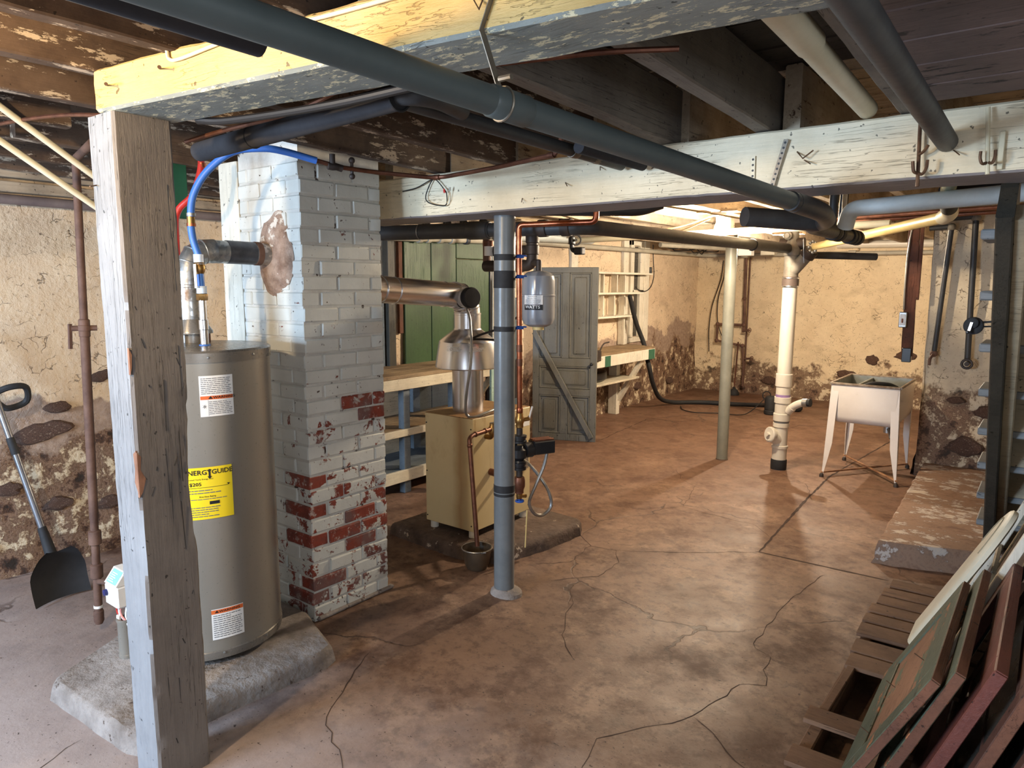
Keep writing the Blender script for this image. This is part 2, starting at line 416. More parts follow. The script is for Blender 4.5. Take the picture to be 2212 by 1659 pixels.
# ------------------------------------------------------------------ structure materials
def parge(name, zgrey, zmot, cream1, cream2, mott_amt=.5):
    t = MT(name); x = t.xyz()
    big = t.noise(1.3, 4, .55); mid = t.noise(5, 7, .65); fine = t.noise(26, 5, .6)
    col = t.mix(t.step(mid, .35, .7), cream1, cream2)
    col = t.mix(t.step(t.noise(2.2, 5, .6, t.map((1, 1, 1.6))), .56, .72), col, tuple(a*.82 for a in cream2))
    # hairline scratches and open joints in the whitewash
    wv = t.n('ShaderNodeVectorMath', {0: t.co, 1: t.n('ShaderNodeVectorMath', {0: t.n('ShaderNodeTexNoise', {'Vector': t.co, 'Scale': 5., 'Detail': 4.}).outputs[1], 'Scale': .28}, operation='SCALE').outputs[0]}, operation='ADD').outputs[0]
    e = t.vor(8.5, t.map((1, 1, 1.7), co=wv), 'DISTANCE_TO_EDGE')
    cr = t.math('MULTIPLY', t.step(e, .03, .006), t.step(t.noise(9, 4), .515, .59))
    col = t.mix(t.math('MULTIPLY', cr, .75), col, S(66, 50, 40))
    dots = t.step(t.noise(52, 4, .6), .62, .68)
    col = t.mix(t.math('MULTIPLY', dots, .55), col, S(96, 74, 56))
    # grey patches of bare render
    h = t.math('ADD', x[2], t.math('MULTIPLY', t.math('SUBTRACT', big, .5), 1.3))
    h = t.math('ADD', h, t.math('MULTIPLY', t.math('SUBTRACT', mid, .5), .35))
    k1 = t.step(h, zgrey+.015, zgrey-.015)
    grey = t.mix(t.step(fine, .35, .7), S(166, 146, 130), S(136, 116, 102))
    col = t.mix(k1, col, grey)
    # crumbling foot of the wall: dark stone, soot and flakes of whitewash
    m2 = t.noise(6.5, 9, .74); m3 = t.noise(3.1, 8, .7, t.map((1, 1, 1), loc=(3, 7, 1)))
    mot = t.ramp(m2, (.36, S(30, 23, 20)), (.425, S(78, 54, 42)), (.47, S(132, 106, 86)), (.505, S(88, 64, 50)), (.545, S(150, 128, 104)), (.575, S(204, 188, 160)), (.66, S(216, 202, 176)))
    hh = t.math('ADD', x[2], t.math('MULTIPLY', t.math('SUBTRACT', m3, .5), 1.5))
    k2 = t.step(hh, zmot+.05, zmot-.05)
    col = t.mix(t.math('MULTIPLY', k2, mott_amt), col, mot)
    nrm = t.bump(mid, .6, .03)
    nrm = t.bump(t.math('ADD', m2, fine), .5, .012, nrm)
    nrm = t.bump(t.math('MULTIPLY', cr, -1), .5, .006, nrm)
    return t.fin(col, .85, 0, nrm, .25)
PARGE_L = parge('whitewashed_stone_left', 1.02, .74, S(216, 196, 168), S(198, 176, 150), .95)
PARGE_F = parge('whitewashed_stone_far', .20, .42, S(222, 204, 172), S(208, 188, 156), .9)
PARGE_S = parge('whitewashed_stone_stub', .55, .80, S(208, 194, 168), S(188, 172, 148), .9)
STONE = simple('bare_fieldstone', S(112, 84, 70), S(60, 44, 38), 16, .85, bump=.8, bscale=22, bdist=.012, chip=S(176, 156, 134), chip_t=.60, chip_scale=9)

def concrete_floor():
    t = MT('stained_concrete_floor'); x = t.xyz()
    n1 = t.noise(.9, 7, .62, dist=.6); n2 = t.noise(3.2, 8, .68, t.map(rot=(0, 0, .7))); n3 = t.noise(15, 8, .72); n4 = t.noise(70, 3, .6)
    col = t.ramp(n1, (.30, S(98, 78, 66)), (.45, S(130, 108, 92)), (.56, S(146, 124, 108)), (.70, S(112, 90, 76)))
    col = t.mix(t.step(n2, .5, .66), col, S(92, 68, 54))
    col = t.mix(t.math('MULTIPLY', t.step(t.noise(2.1, 11, .78, t.map(loc=(4, 1, 0))), .52, .62), .62), col, S(182, 162, 142))
    col = t.mix(t.math('MULTIPLY', t.step(n3, .5, .62), .6), col, S(78, 58, 48))
    # bluish daylight painted into the floor colour towards the camera end
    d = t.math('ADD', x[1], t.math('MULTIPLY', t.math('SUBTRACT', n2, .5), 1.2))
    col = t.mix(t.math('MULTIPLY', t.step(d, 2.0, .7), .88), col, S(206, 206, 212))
    # rust-brown tone further in
    col = t.mix(t.math('MULTIPLY', t.step(x[1], 3.0, 6.5), .35), col, S(134, 100, 76))
    pits = t.math('MAXIMUM', t.step(t.noise(30, 4, .6, t.map((1, 1.6, 1))), .66, .69), t.step(t.noise(78, 3, .55, t.map(loc=(2, 5, 0))), .67, .70))
    col = t.mix(t.math('MULTIPLY', pits, .85), col, S(56, 42, 36))
    e = t.vor(.75, t.map(co=t.n('ShaderNodeVectorMath', {0: t.co, 1: t.n('ShaderNodeVectorMath', {0: t.n('ShaderNodeTexNoise', {'Vector': t.co, 'Scale': 3., 'Detail': 6.}).outputs[1], 'Scale': .35}, operation='SCALE').outputs[0]}, operation='ADD').outputs[0]), 'DISTANCE_TO_EDGE')
    cr = t.math('MULTIPLY', t.step(e, .006, .002), t.step(t.noise(.8, 3), .5, .56))
    col = t.mix(t.math('MULTIPLY', cr, .7), col, S(62, 48, 42))
    nrm = t.bump(n3, .4, .008); nrm = t.bump(n4, .3, .002, nrm)
    nrm = t.bump(t.math('MULTIPLY', t.math('ADD', pits, cr), -1), .5, .004, nrm)
    r = t.ramp(n2, (.3, .42), (.7, .7))
    col = t.mix(1.0, col, (.66, .56, .50), 'MULTIPLY')
    return t.fin(col, r, 0, nrm, .4)
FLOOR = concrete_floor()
CRACK = simple('crack_dark', S(62, 46, 38), S(46, 34, 28), 20, .9, bump=.2)
CONC = simple('rough_concrete', S(152, 143, 136), S(112, 102, 95), 7, .85, bump=.9, bscale=30, bdist=.012, chip=S(84, 70, 62), chip_t=.62, chip_scale=16)
CONC_D = simple('dark_concrete', S(100, 82, 70), S(66, 52, 44), 7, .8, bump=.9, bscale=28, bdist=.012, chip=S(176, 160, 142), chip_t=.63, chip_scale=11)
def landing_mat():
    t = MT('landing_worn_paint')
    n = t.noise(5, 9, .74, t.map((1.0, 1.5, 1)))
    col = t.ramp(n, (.36, S(112, 84, 68)), (.47, S(140, 112, 92)), (.535, S(122, 98, 82)), (.56, S(178, 168, 160)), (.66, S(190, 176, 158)), (.74, S(176, 134, 92)))
    return t.fin(col, .75, 0, t.bump(n, .5, .006))
LANDING = landing_mat()

# ------------------------------------------------------------------ floor
fl = MB()
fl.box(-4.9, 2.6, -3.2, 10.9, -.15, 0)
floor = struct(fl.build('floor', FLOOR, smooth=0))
def ribbon(pts, w, z=.0012, jag=.012, seed=0):
    """thin jagged line on the floor"""
    P = []
    pts = [V((a, b, 0)) for a, b in pts]
    for i in range(len(pts)-1):
        n = max(3, int((pts[i+1]-pts[i]).length/.05))
        for j in range(n): P.append(pts[i].lerp(pts[i+1], j/n))
    P.append(pts[-1])
    mb = MB(); vs = []
    for i, p in enumerate(P):
        d = (P[min(i+1, len(P)-1)]-P[max(i-1, 0)]).normalized(); s = V((-d.y, d.x, 0))
        q = p + s*noise.noise((p+V((seed, 3.3, 0)))*14)*jag*2
        ww = w*(.35+.9*abs(noise.noise((p+V((0, seed, 5)))*9)))
        if i in (0, len(P)-1): ww = w*.1
        vs += [q+s*ww/2+V((0, 0, z)), q-s*ww/2+V((0, 0, z))]
    fs = [(2*i, 2*i+1, 2*i+3, 2*i+2) for i in range(len(P)-1)]
    mb.add(vs, fs); return mb
CR = [[(-2.58, 5.73), (-2.4, 5.45), (-2.22, 5.31), (-2.13, 5.0), (-2.07, 4.74)], [(-2.07, 4.74), (-2.27, 4.52), (-2.5, 4.45)], [(-2.07, 4.74), (-1.785, 4.70), (-1.51, 4.67), (-1.35, 4.5)],
      [(-2.45, 3.87), (-2.19, 3.65), (-2.15, 3.35), (-2.3, 3.2)], [(-2.19, 3.65), (-2.03, 3.68), (-1.92, 3.53), (-1.92, 3.28), (-2.1, 3.05)], [(-2.03, 3.68), (-1.7, 3.9), (-1.33, 4.2)],
      [(-.92, 4.1), (-.98, 3.6), (-.97, 3.07), (-.88, 2.99), (-.82, 2.76), (-.9, 2.70), (-.96, 2.38), (-1.18, 2.04), (-1.14, 1.88), (-1.0, 1.5)],
      [(-2.3, 1.95), (-2.06, 1.52), (-1.77, 1.38), (-1.6, 1.1)], [(-1.9, 3.0), (-1.7, 2.6), (-1.55, 2.45)], [(-2.64, .9), (-2.5, .55), (-2.45, .3)], [(-.96, 2.38), (-.7, 2.2), (-.5, 2.3)],
      [(-3.7, 4.2), (-3.35, 4.55), (-3.3, 4.9)], [(-3.7, 6.3), (-3.85, 7.7), (-3.5, 8.35), (-2.6, 8.3), (-1.9, 8.6)], [(-2.4, 6.3), (-3.0, 6.1), (-3.5, 6.2)], [(-1.85, 6.2), (-1.5, 5.9), (-1.36, 5.5)]]
for i, c in enumerate(CR):
    ribbon(c, 0.0055 if i != 12 else .014, seed=i*1.7).build('crack', CRACK, floor, 0)
ribbon([(-1.326, 4.2), (-1.40, 5.48), (-1.43, 6.3), (-1.27, 8.27)], .03, jag=.004, seed=3).build('expansion_joint', CRACK, floor, 0)
ribbon([(-1.35, 4.2), (-.9, 4.21), (-.616, 4.22)], .026, jag=.003, seed=5).build('expansion_joint', CRACK, floor, 0)

# ------------------------------------------------------------------ walls
def wall_grid(o, u, w, lu, lw, nrm, amp, step=.05, thick=.2, seed=0., foot=.0):
    o, u, w, nrm = V(o), V(u), V(w), V(nrm); nu = int(lu/step); nw = int(lw/step); mb = MB(); vs = []
    for j in range(nw+1):
        for i in range(nu+1):
            p = o + u*(lu*i/nu) + w*(lw*j/nw)
            q = p + V((seed, seed, seed))
            h = noise.noise(q*1.6)*.9 + noise.noise(q*4.5)*.55 + noise.noise(q*12)*.25
            rough = 1 + 1.1*max(0, 1-p.z/.9)
            h2 = -abs(noise.noise(q*7+V((9, 0, 0))))*.8*max(0, 1-p.z/.95)
            vs.append(p + nrm*(amp*(h*rough+h2*2) + foot*max(0, 1-p.z/.5)))
    fs = [(j*(nu+1)+i, j*(nu+1)+i+1, (j+1)*(nu+1)+i+1, (j+1)*(nu+1)+i) for j in range(nw) for i in range(nu)]
    mb.add(vs, fs)
    a = o - nrm*.08; b = o + u*lu + w*lw - nrm*(.08+thick)
    mb.box(min(a.x, b.x), max(a.x, b.x), min(a.y, b.y), max(a.y, b.y), min(a.z, b.z), max(a.z, b.z))
    return mb
wall_left = struct(wall_grid((-4.47, -3, -.02), (0, 1, 0), (0, 0, 1), 13.6, 2.46, (1, 0, 0), .018, .05, seed=2).build('wall_left', PARGE_L))
wall_far = struct(wall_grid((-4.6, 10.5, -.02), (1, 0, 0), (0, 0, 1), 4.2, 2.46, (0, -1, 0), .014, .05, seed=7).build('wall_far', PARGE_F))
sb = wall_grid((-.87, 6.83, -.02), (1, 0, 0), (0, 0, 1), 1.3, 2.46, (0, -1, 0), .022, .04, seed=12, foot=.03)
o = wall_grid((-.87, 6.83, -.02), (0, 1, 0), (0, 0, 1), 3.7, 2.46, (-1, 0, 0), .02, .05, seed=12, foot=.02)
sb.add(o.v, o.f)
wall_stub = struct(sb.build('wall_stub', PARGE_S))
wr = MB(); wr.box(.45, .6, 1.75, 6.85, 0, 2.45)
wall_right = struct(wr.build('wall_right', PARGE_S, smooth=0))
def holed(name, mb_boxes, mat):
    mb = MB()
    for b in mb_boxes: mb.box(*b)
    return struct(mb.build(name, mat, smooth=0))
# wall behind the camera: a cellar window and an added fill opening; side wall: a window
holed('wall_back', [(-4.7, 2.4, -2.85, -2.65, 0, 1.05), (-4.7, 2.4, -2.85, -2.65, 1.85, 2.45), (-4.7, -3.75, -2.85, -2.65, 1.05, 1.85), (-2.25, -.15, -2.85, -2.65, 1.05, 1.85), (1.35, 2.4, -2.85, -2.65, 1.05, 1.85)], PARGE_S)
holed('wall_side', [(2.15, 2.35, -2.7, 1.75, 0, 1.05), (2.15, 2.35, -2.7, 1.75, 1.85, 2.45), (2.15, 2.35, -2.7, -1.15, 1.05, 1.85), (2.15, 2.35, .35, 1.75, 1.05, 1.85), (.45, 2.35, 1.75, 1.9, 0, 2.45)], PARGE_S)
# bare stones showing at the foot of the walls
def stone_mesh(i):
    r = random.Random(i*17+3); mb = MB(); n = 18; rad = []; vs = []
    for k in range(n):
        an = 2*PI*k/n; rad.append(1+.28*noise.noise(V((math.cos(an)*1.2, math.sin(an)*1.2, i*3.7)))+.22*noise.noise(V((math.cos(an)*3.2, math.sin(an)*3.2, i*7.1)))+r.uniform(-.05, .05))
    for q, h in ((1.0, -.5), (.86, .5), (.5, .8)):
        for k in range(n):
            an = 2*PI*k/n; vs.append((h+.3*noise.noise(V((math.cos(an)*q*2, math.sin(an)*q*2, i+5.))), math.cos(an)*rad[k]*q, math.sin(an)*rad[k]*q))
    mb.add(vs, [(j*n+k, j*n+(k+1) % n, (j+1)*n+(k+1) % n, (j+1)*n+k) for j in range(2) for k in range(n)]+[tuple(range(2*n, 3*n))])
    return mb.mesh('stone', STONE, 40)
SM = [stone_mesh(i) for i in range(8)]
def stone(parent, loc, sc, i, rot=0.):
    s = link('stone', SM[i % 8], parent); s.location = loc; s.scale = sc; s.rotation_euler = (rot, 0, 0)
for i, (y, z, a, b) in enumerate([(1.56, .916, .075, .032), (1.80, 1.07, .055, .035), (1.47, .79, .15, .06), (1.28, .50, .07, .04), (1.52, .36, .08, .035), (1.80, .30, .09, .04), (1.10, .2, .1, .05)]):
    stone(wall_left, (-4.462, y, z), (.018, a, b), i, random.uniform(-.2, .2))
for i, (y, z, a, b) in enumerate([(6.9, .3, .09, .05), (7.4, .2, .1, .05), (8.6, .25, .1, .05), (9.6, .22, .12, .05)]):
    stone(wall_left, (-4.465, y, z), (.018, a, b), i+3, random.uniform(-.2, .2))
for i, (x, z, a, b) in enumerate([(-2.25, .40, .14, .06), (-1.95, .62, .08, .07), (-1.55, .70, .13, .06), (-3.3, .22, .13, .06)]):
    s = link('stone', SM[(i+2) % 8], wall_far); s.location = (x, 10.49, z); s.scale = (.02, a, b); s.rotation_euler = (0, 0, -PI/2)
for i, (x, z, a, b) in enumerate([(-.52, .30, .13, .07), (-.40, .60, .09, .05), (-.62, .68, .07, .03)]):
    s = link('stone', SM[(i+4) % 8], wall_stub); s.location = (x, 6.79, z); s.scale = (.022, a, b); s.rotation_euler = (0, 0, -PI/2)

# ------------------------------------------------------------------ ceiling
cl = MB(); cl.box(-4.7, 2.4, -2.85, 10.7, 2.425, 2.5)
ceiling = struct(cl.build('ceiling', W_PLK, smooth=0))
W_PLW = paint_wood('ceiling_plank_whitewash', S(196, 180, 156), S(164, 146, 122), S(92, 70, 54), .60, 'X', .8)
pm = [MB().box(-4.68, 2.38, -.066, .066, -.011, .011).mesh('plank', W_PLK, 0), MB().box(-4.68, 2.38, -.066, .066, -.011, .011).mesh('plank', W_PLW, 0)]
y = -2.75; i = 0
while y < 10.6:
    p = link('plank', pm[1 if y > 2.75 else 0], ceiling); p.location = (random.uniform(-.01, .01), y, 2.414+random.uniform(-.003, .003))
    y += .14; i += 1
def joist(x, y0, z0, y1, z1, mat, h=.21, w=.06):
    s = random.uniform(0, 50)
    mb = MB(); mb.timber((x, y0, z0+h/2), (x+random.uniform(-.008, .008), y1, z1+h/2), w, h, int(abs(y1-y0)/.12)+4, .003, .005, s)
    return mb.build('joist', mat, ceiling)
for x in (-4.33, -3.94, -3.52, -3.10, -2.66, -2.24, -1.87, -1.43, -1.0, -.58, -.16, .26, .68, 1.1, 1.5, 1.95):
    joist(x, -2.8, 2.215, 1.2, 2.21, W_OLD)
for x in (-4.33, -3.92, -3.42, -2.5, -2.1, -1.68, -1.27, -.887, -.43, .02, .42, .8, 1.2):
    joist(x, 1.12, 2.20, 2.85, 2.157, W_JOI if x > -1.5 else W_OLD)
W_JOC = paint_wood('whitewashed_joist', S(176, 160, 138), S(138, 122, 102), S(84, 62, 48), .60, 'Y', .8)
for x in (-4.25, -3.82, -3.4, -2.98, -2.56, -2.14, -1.72, -1.3, -.88, -.46, -.04):
    joist(x+.06, 2.7, 2.157, 10.5, 2.16, W_JOC, .24)
# boarded panel beside the stair well, flush with the joists
for k in range(5):
    mb = MB(); mb.bbox(-.385, .44, 1.46+k*.22, 1.46+k*.22+.212, 2.172, 2.19, .003)
    mb.build('panel_board', paint_wood('stairwell_board_paint%d' % k, S(112, 96, 92), S(90, 78, 76), S(44, 38, 38), .57, 'X', .7, 5), ceiling)
# ------------------------------------------------------------------ beams, posts, columns
def two_tone(o, side, bottom):
    me = o.data; me.materials.clear(); me.materials.append(side); me.materials.append(bottom)
    for p in me.polygons: p.material_index = 1 if p.normal.z < -.6 else 0
# near beam: lies a few degrees askew
A = V((-2.23, 1.035, 2.158)); B = V((.9, 1.45, 2.158))
d = (B-A).normalized()
t = thing('wooden_beam', 'cream ceiling beam with grey flaking underside, its cut end on the square wooden post', 'beam', A)
b1 = MB().timber(A, A+d*4.42, .20, .118, 126, .004, .008, 3.).build('timber', W_YEL, t); two_tone(b1, W_YEL, W_BOT)
def on_beam1(s, z, off=-.1):
    n = V((-d.y, d.x, 0)); return A + d*s + n*off + V((0, 0, z-2.158))
nb = 0
for s, z, dx in ((.06, 2.165, .055), (.30, 2.175, .05)):
    p = on_beam1(s, z); e = on_beam1(s+dx, z-.012, -.135)
    MB().tube([p, e], .0022, 6).lathe([(.005, 0), (.005, .002)], e, e-p, 8).build('nail', NAIL, t)
# V of bent nails and the screw eye
p = on_beam1(1.26, 2.195); MB().tube([p, on_beam1(1.305, 2.135, -.12), on_beam1(1.335, 2.205, -.11)], .002, 6).build('bent_nail', NAIL, t)
p = on_beam1(1.50, 2.20); MB().tube([p, on_beam1(1.52, 2.165, -.12), on_beam1(1.55, 2.19, -.1)], .003, 6).build('bent_nail', CLAMP, t)
c = tag(MB().tube(smooth_path([on_beam1(.345, 2.212, -.108), on_beam1(.35, 2.19, -.105), on_beam1(.40, 2.185, -.105), on_beam1(.6, 2.20, -.106), on_beam1(.9, 2.198, -.106), on_beam1(1.2, 2.203, -.106), on_beam1(1.6, 2.21, -.105)], 5), .0045, 8).build('conduit_wire', CREAM_P), 'thin cream-painted cable stapled along the face of the askew beam', 'cable')

t = thing('wooden_beam', 'cream ceiling beam resting on the taped steel column and running from the brick chimney', 'beam', (-2.71, 2.74, 1.95))
b2 = MB().timber((-3.15, 2.735, 2.053), (.44, 2.735, 2.053), .27, .205, 80, .004, .007, 9.).build('timber', W_CRM, t); two_tone(b2, W_CRM, W_GRY2)
for px, pz, dxx in ((-1.72, 2.05, .03), (-1.55, 2.10, .02), (-1.28, 2.085, -.02), (-.74, 2.045, .03), (-1.95, 2.0, .02), (-.3, 2.03, .02)):
    MB().tube([(px, 2.6, pz), (px+dxx, 2.568, pz-.02)], .002, 6).build('nail', NAIL, t)
MB().tube([(-.765, 2.6, 2.075), (-.735, 2.565, 2.045), (-.705, 2.575, 2.07)], .0025, 6).build('bent_nail', NAIL, t)
t = thing('wooden_beam', 'whitewashed ceiling beam over the grey-green column beside the white drain stack', 'beam', (-4.4, 6.31, 2.0))
MB().timber((-4.4, 6.36, 2.13), (-.85, 6.36, 2.13), .15, .07, 40, .004, .008, 21.).build('timber', W_JOC, t)
t = thing('wooden_block', 'short wooden block hanging from the joists beside the bare bulb', 'block', (-2.35, 5.75, 2.0))
MB().bbox(-2.29, -2.17, 5.7, 5.8, 2.0, 2.2, .005).build('block', W_JOC, t)

t = thing('wooden_post', 'square grey-painted wooden post, gouged and dented, under the askew beam', 'post', (-2.24, 1.035, 0))
def post():
    mb = MB(); x0, x1, y0, y1 = -2.315, -2.155, .95, 1.122; n = 90; sec = []
    b = .008
    for (ax, ay, bx, by) in ((x0+b, y0, x1-b, y0), (x1, y0+b, x1, y1-b), (x1-b, y1, x0+b, y1), (x0, y1-b, x0, y0+b)):
        for t_ in (0, .2, .4, .6, .8, 1): sec.append((ax+(bx-ax)*t_, ay+(by-ay)*t_))
    m_ = len(sec); vs = []; cx, cy = (x0+x1)/2, (y0+y1)/2
    for i in range(n+1):
        z = 2.1*i/n
        for x, y in sec:
            p = V((x, y, z)); dirv = V((x-cx, y-cy, 0)).normalized()
            k = noise.noise(V((x*22, y*22, z*5)))*.0025 + noise.noise(V((x*60, y*60, z*22)))*.0016
            g = noise.noise(V((x*30+7, y*30, z*9)))
            if g > .42: k -= (g-.42)*.03*(1 if z < 1.3 else .35)
            if x > x1-.02 and y > y1-.05 and .75 < z < 1.25: k -= .012*math.sin((z-.75)/.5*PI)
            vs.append(p+dirv*k)
    fs = [(i*m_+j, i*m_+(j+1) % m_, (i+1)*m_+(j+1) % m_, (i+1)*m_+j) for i in range(n) for j in range(m_)]
    fs += [tuple(range(m_))[::-1], tuple(range(n*m_, n*m_+m_))]
    mb.add(vs, fs); return mb
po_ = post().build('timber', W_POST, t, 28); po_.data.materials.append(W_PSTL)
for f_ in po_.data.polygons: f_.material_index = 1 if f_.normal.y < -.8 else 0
bare = simple('bare_wood_scar', S(160, 118, 94), S(118, 82, 62), 20, .7, bump=.4, stretch=(1, 1, .3))
def scar(pts, x, y_face):
    mb = MB(); vs = [(x, a, b) for a, b in pts]; mb.add(vs+[(x-.01, a, b) for a, b in pts], [tuple(range(len(pts)))]+[(i, (i+1) % len(pts), len(pts)+(i+1) % len(pts), len(pts)+i) for i in range(len(pts))]); return mb
scar([(.95, 1.115), (.962, 1.10), (.958, 1.06), (.972, 1.03), (.96, .99), (.95, .975)], -2.1535, 0).build('wood_scar', bare, t)
mb = MB(); pts = [(-2.158, 1.12), (-2.176, 1.108), (-2.170, 1.06), (-2.178, 1.02), (-2.158, .985)]
mb.add([(a, .9493, b) for a, b in pts]+[(a, .958, b) for a, b in pts], [tuple(range(5))]+[(i, (i+1) % 5, 5+(i+1) % 5, 5+i) for i in range(5)]); mb.build('wood_scar', bare, t)
scar([(.949, 1.43), (.957, 1.41), (.954, 1.37), (.949, 1.35)], -2.1535, 0).build('wood_scar', bare, t)
MB().tube([(-2.285, .95, 1.905), (-2.27, .925, 1.898)], .002, 6).build('nail', NAIL, t)
for i in range(30):   # knife slits, holes and drying cracks
    z = random.uniform(.12, 1.95); yy = random.uniform(.975, 1.105); L = random.choice((.008, .012, .02, .03, .16)); an = random.uniform(-.5, .5) if L < .1 else random.uniform(-.04, .04); w = .0025 if L < .03 else .0016
    dz, dy = math.cos(an)*L/2, math.sin(an)*L/2
    MB().bar((-2.1555, yy-dy, z-dz), (-2.1555, yy+dy, z+dz), w, .0035, (1, 0, 0), .0008).build('gouge', INK, t)

# steel column in the middle
C1 = V((-2.2, 2.79, 0))
t = thing('steel_column', 'round grey steel column banded with black tape, between boiler and chimney', 'column', C1)
MB().lathe([(.0535, 0.0), (.0535, 1.955)], C1, n=28).build('shaft', P_COL, t)
mb = MB(); prof = [(.075, 0), (.072, .018), (.06, .03), (.054, .034)]
mb.lathe(prof, C1, n=20)
mb.v = [tuple(V(p)+V((1, 0, 0))*(.5 if (p[0]-C1.x) > .02 else 0)*(p[0]-C1.x)+V((noise.noise(V(p)*20)*.01, noise.noise(V(p)*17)*.01, 0))) for p in mb.v]
mb.build('mortar_foot', CONC, t)
for z0, z1 in ((1.735, 1.765), (1.60, 1.685), (1.385, 1.41), (.556, .594), (.536, .550)):
    MB().lathe([(.0535, z0), (.0552, z0+.001), (.0552, z1-.001), (.0535, z1)], C1, n=28).build('tape_band', RUBBER, t)
for z0 in (1.755, 1.655, 1.40):
    k = MB(); k.bar(C1+V((.035, .045, z0)), C1+V((.05, .085, z0)), .02, .014, b=.003); k.tube([C1+V((.04, .05, z0+.008)), C1+V((.062, .1, z0+.004))], .004, 6)
    k.build('clip', BLUE_C, t)
C2 = V((-2.383, 6.315, 0))
t = thing('steel_column', 'round grey-green steel column standing near the white plastic drain stack', 'column', C2)
MB().lathe([(.0515, 0), (.0515, 2.09)], C2, n=24).build('shaft', P_COL2, t)
MB().lathe([(.056, 0), (.053, .01)], C2, n=24).build('base_ring', CONC_D, t)
MB().bbox(C2.x-.07, C2.x+.07, C2.y-.07, C2.y+.07, 2.088, 2.1, .002).build('top_plate', IRON, t)

# ------------------------------------------------------------------ chimney of painted bricks
def brick_mat():
    t = MT('painted_brick')
    oi = t.n('ShaderNodeObjectInfo'); fl = t.n('ShaderNodeSeparateColor', {0: oi.outputs['Color']}).outputs[0]
    geo = t.n('ShaderNodeNewGeometry').outputs['Position']
    paint = t.mix(t.step(t.noise(3, 5, .6, geo), .35, .7), S(212, 212, 204), S(190, 190, 182))
    paint = t.mix(t.step(t.noise(40, 3, .6, geo), .68, .72), paint, S(80, 66, 58))
    rb = t.noise(9, 6, .65, geo)
    red = t.ramp(rb, (.3, S(96, 44, 36)), (.55, S(138, 62, 46)), (.7, S(112, 66, 58)))
    red = t.mix(t.step(t.noise(26, 6, .7, geo), .55, .62), red, S(176, 156, 146))
    soot = t.mix(t.math('MULTIPLY', t.step(t.noise(3.3, 5, .6, geo), .52, .6), .7), red, S(112, 92, 88))
    n = t.noise(11, 9, .72, geo, .4)
    th = t.math('SUBTRACT', .82, t.math('MULTIPLY', fl, .47))
    k = t.step(t.math('SUBTRACT', n, th), 0., .02)
    col = t.mix(k, paint, soot)
    nrm = t.bump(t.noise(30, 5, .6, geo), .45, .004)
    nrm = t.bump(t.math('MULTIPLY', k, -1), .6, .003, nrm)
    return t.fin(col, .62, 0, nrm, .35)
BRICK = brick_mat()
MORT = simple('painted_mortar', S(204, 202, 194), S(180, 176, 168), 8, .8, bump=.5, bscale=40, bdist=.005, chip=S(70, 56, 48), chip_t=.62, chip_scale=10)
CX0, CX1, CY0, CY1 = -3.19, -2.71, 1.964, 2.444
t = thing('brick_chimney', 'square brick chimney in peeling white paint with red bricks showing low down', 'chimney', ((CX0+CX1)/2, (CY0+CY1)/2, 0))
MB().box(CX0+.006, CX1-.006, CY0+.006, CY1-.006, 0, 2.3).build('mortar_core', MORT, t, 0)
BM = {}
def brick_mesh(L, D, seed):
    key = (round(L, 3), round(D, 3), seed)
    if key not in BM:
        mb = MB(); mb.bbox(-L/2, L/2, -D/2, D/2, -.0315, .0315, .005)
        r = random.Random(seed*31+int(L*1000))
        mb.v = [tuple(V(p)+V((r.uniform(-.0016, .0016), r.uniform(-.0016, .0016), r.uniform(-.0016, .0016)))) for p in mb.v]
        BM[key] = mb.mesh('brick', BRICK, 30)
    return BM[key]
RED = [(2.33, 1.04, 1), (2.40, .945, .95), (2.25, .874, .62), (2.05, .66, .9), (1.99, .59, .7), (2.04, .524, 1), (2.21, .492, .95), (2.33, .424, .72), (2.08, .421, 1), (2.23, .34, .95), (2.17, .31, .7), (2.0, .176, 1), (1.99, .09, .9), (2.17, .957, .52), (2.03, .845, .42), (2.33, .57, .6), (2.2, .57, .5), (2.2, .2, .5), (2.35, .25, .52)]
def flake(y, z, face):
    if face == 'X':
        best = 0
        for (ry, rz, v) in RED:
            if abs(ry-y) < .09 and abs(rz-z) < .042: best = max(best, v)
        return max(best, .60 if z < .7 else (.50 if z < 1.0 else .38))
    if .38 < z < .68: return .75 if y > -2.9 else .52
    return .62 if z < .4 else .36
H = .0718; nc = 30
for k in range(nc):
    z = .004 + H*(k+.5)
    if k % 2 == 0: fx = [.2, .2, .08]; fy = [.1, .2, .18]
    else: fx = [.1, .2, .18]; fy = [.2, .2, .08]
    y = CY0
    for i, L in enumerate(fx):
        cy = y+L/2; y += L
        if i == 0 and k % 2 == 1: continue          # belongs to the corner brick of the other face
        o = link('brick', brick_mesh(L-.008, .1, random.randrange(3)), t)
        o.location = (CX1-.05+random.uniform(-.002, .004), cy, z); o.rotation_euler = (random.uniform(-.01, .01), random.uniform(-.012, .012), PI/2+random.uniform(-.012, .012))
        f = flake(cy, z, 'X'); o.color = (f, f, f, 1)
    x = CX1
    for i, L in enumerate(fy):
        cx = x-L/2; x -= L
        if i == 0 and k % 2 == 0: continue
        o = link('brick', brick_mesh(L-.008, .1, random.randrange(3)), t)
        o.location = (cx, CY0+.05-random.uniform(-.002, .004), z); o.rotation_euler = (random.uniform(-.012, .012), random.uniform(-.01, .01), random.uniform(-.012, .012))
        f = flake(cx, z, 'Y'); f = max(f, flake(CY0+.05, z, 'X')) if i == 0 else f
        o.color = (f, f, f, 1)
